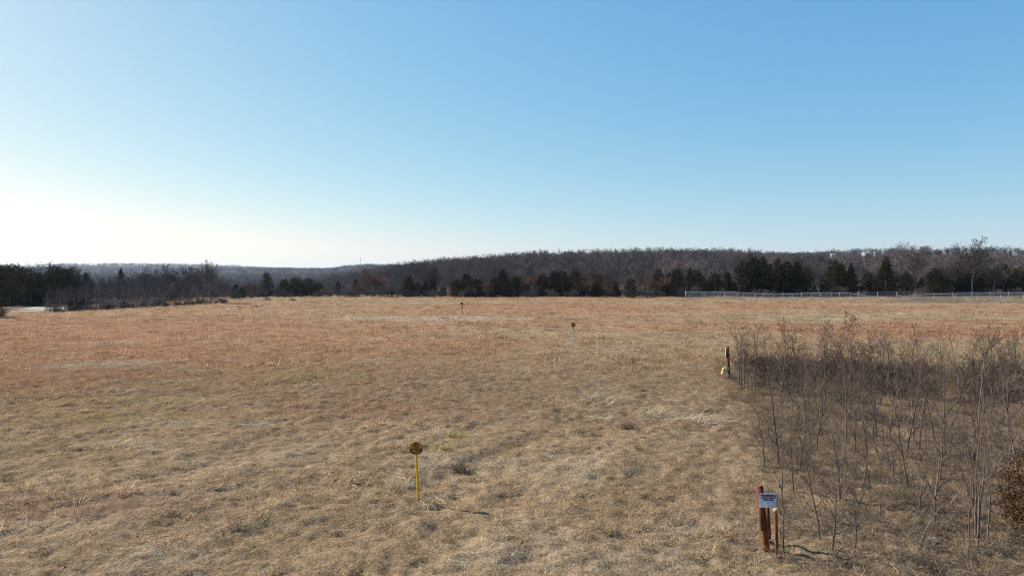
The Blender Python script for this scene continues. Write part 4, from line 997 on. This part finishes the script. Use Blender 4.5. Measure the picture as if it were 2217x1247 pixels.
# far rusty post with dark sleeve, and the plastic bag caught on it
pb4 = at(1579, 819); pt4 = seen(1574.5, 751, pb4.y + .06)
pipe('pipe_post', pb4, pt4, .062, 'rustpipe', 'lone rusty post with dark sleeve at the corner of the thicket', bands=[(.66, .997, 'darkrust', 1.35)])
v4 = pt4 - pb4
sl = MB(); c = pb4 + v4 * .83 + Vector((-.092, -.01, 0)); sl.box(c - pb4, (.010, .05, v4.length * .28)); par = [o for o in bpy.data.objects if o.get('label', '').startswith('lone rusty post')][0]
q = mesh_obj('pale_plate', sl.mesh('pale_plate', M['whitepost']), par); q['label'] = 'narrow white plate on the sleeve'
import bmesh
bm = bmesh.new(); bmesh.ops.create_icosphere(bm, subdivisions=3, radius=.2); rr = random.Random(4)
for v in bm.verts:
    a = v.co.normalized(); k = 1 + .22 * math.sin(7 * a.x + 3 * a.z) + .16 * math.sin(11 * a.z + 5 * a.y) + .1 * math.sin(17 * a.x - 9 * a.y) + rr.uniform(-.05, .05)
    v.co = Vector((a.x * .16, a.y * .10, a.z * .19)) * (.7 + .3 * k)
    v.co.x -= v.co.z * -.25; 
    if v.co.z < -.08: v.co.x += (v.co.z + .08) * .9
me = bpy.data.meshes.new('plastic_bag'); bm.to_mesh(me); bm.free(); me.materials.append(M['bag'])
o = mesh_obj('plastic_bag', me); o.location = seen(1570, 801, pb4.y - .06); tag(o, 'crumpled pale yellow plastic bag caught against the lone rusty post', 'bag')

# ------------------------------------------------------------------ houses and mast on the far hills
def house(u, d, wdt, label, hgt=3.2):
    x = (u - 1108.5) / F * d; y = d; z = float(gz(x, y)) + 2.2; e = empty('house', (x, y, z), .25)
    wb = MB(); dep = wdt * .6; wb.box((0, 0, hgt / 2 - 1.5), (wdt, dep, hgt + 3)); wl = mesh_obj('wall', wb.mesh('wall', M['housewall']), e)
    rb = MB(); hw, hd, rz_ = wdt / 2 + .4, dep / 2 + .5, wdt * .16
    rb.face([Vector(p_) for p_ in ((-hw, -hd, hgt), (hw, -hd, hgt), (hw, 0, hgt + rz_), (-hw, 0, hgt + rz_))]); rb.face([Vector(p_) for p_ in ((-hw, hd, hgt), (-hw, 0, hgt + rz_), (hw, 0, hgt + rz_), (hw, hd, hgt))])
    rb.face([Vector(p_) for p_ in ((-hw, -hd, hgt), (-hw, 0, hgt + rz_), (-hw, hd, hgt))]); rb.face([Vector(p_) for p_ in ((hw, -hd, hgt), (hw, hd, hgt), (hw, 0, hgt + rz_))])
    rb.face([Vector(p_) for p_ in ((-hw, -hd, hgt), (-hw, hd, hgt), (hw, hd, hgt), (hw, -hd, hgt))])
    mesh_obj('roof', rb.mesh('roof', M['roofgrey']), e)
    for k in (-.3, 0.05, .32):
        b_ = MB(); b_.box((k * wdt, -dep / 2 - .02, hgt * .55), (wdt * .13, .08, 1.3)); mesh_obj('window', b_.mesh('window', M['glass']), wl)
    return tag(e, label, 'house')
for (u, d, wd), lab in zip(HOUSES, ('white house with pale grey roof on the wooded hilltop', 'smallest pale roofed house low on the wooded hill', 'low pale house right of the white hilltop house')):
    house(u, d, wd, lab)
mp = MB(); x, y = (781 - 1108.5) / F * 1500, 1500; z = float(gz(x, y)); mp.tube([Vector((0, 0, -1)), Vector((0, 0, 30))], [.5, .25], 6, cap=True)
for zz in (28, 24): mp.box((0, 0, zz), (3, .3, .3))
o = mesh_obj('radio_mast', mp.mesh('radio_mast', M['steel'])); o.location = (x, y, z); tag(o, 'thin mast on the far skyline above the valley', 'mast')

# ------------------------------------------------------------------ haze
zlo, zhi = float(GZ.min()) - 1.2, float(GZ.max()) + 18
hz = MB(); hz.box(((XS[0] + XS[-1]) / 2, (YS[0] + YS[-1]) / 2, (zlo + zhi) / 2), (XS[-1] - XS[0] + 60, YS[-1] - YS[0] + 60, zhi - zlo)); me = bpy.data.meshes.new('haze'); me.from_pydata(hz.v, [], hz.f)
hm = bpy.data.materials.new('haze'); hm.use_nodes = True; nt = hm.node_tree; nt.nodes.clear()
out = nt.nodes.new('ShaderNodeOutputMaterial'); pv = nt.nodes.new('ShaderNodeVolumePrincipled')
pv.inputs['Color'].default_value = (.62, .76, 1, 1); pv.inputs['Density'].default_value = .00006; pv.inputs['Anisotropy'].default_value = .3
nt.links.new(pv.outputs[0], out.inputs['Volume']); me.materials.append(hm); tag(mesh_obj('haze', me), kind='stuff')
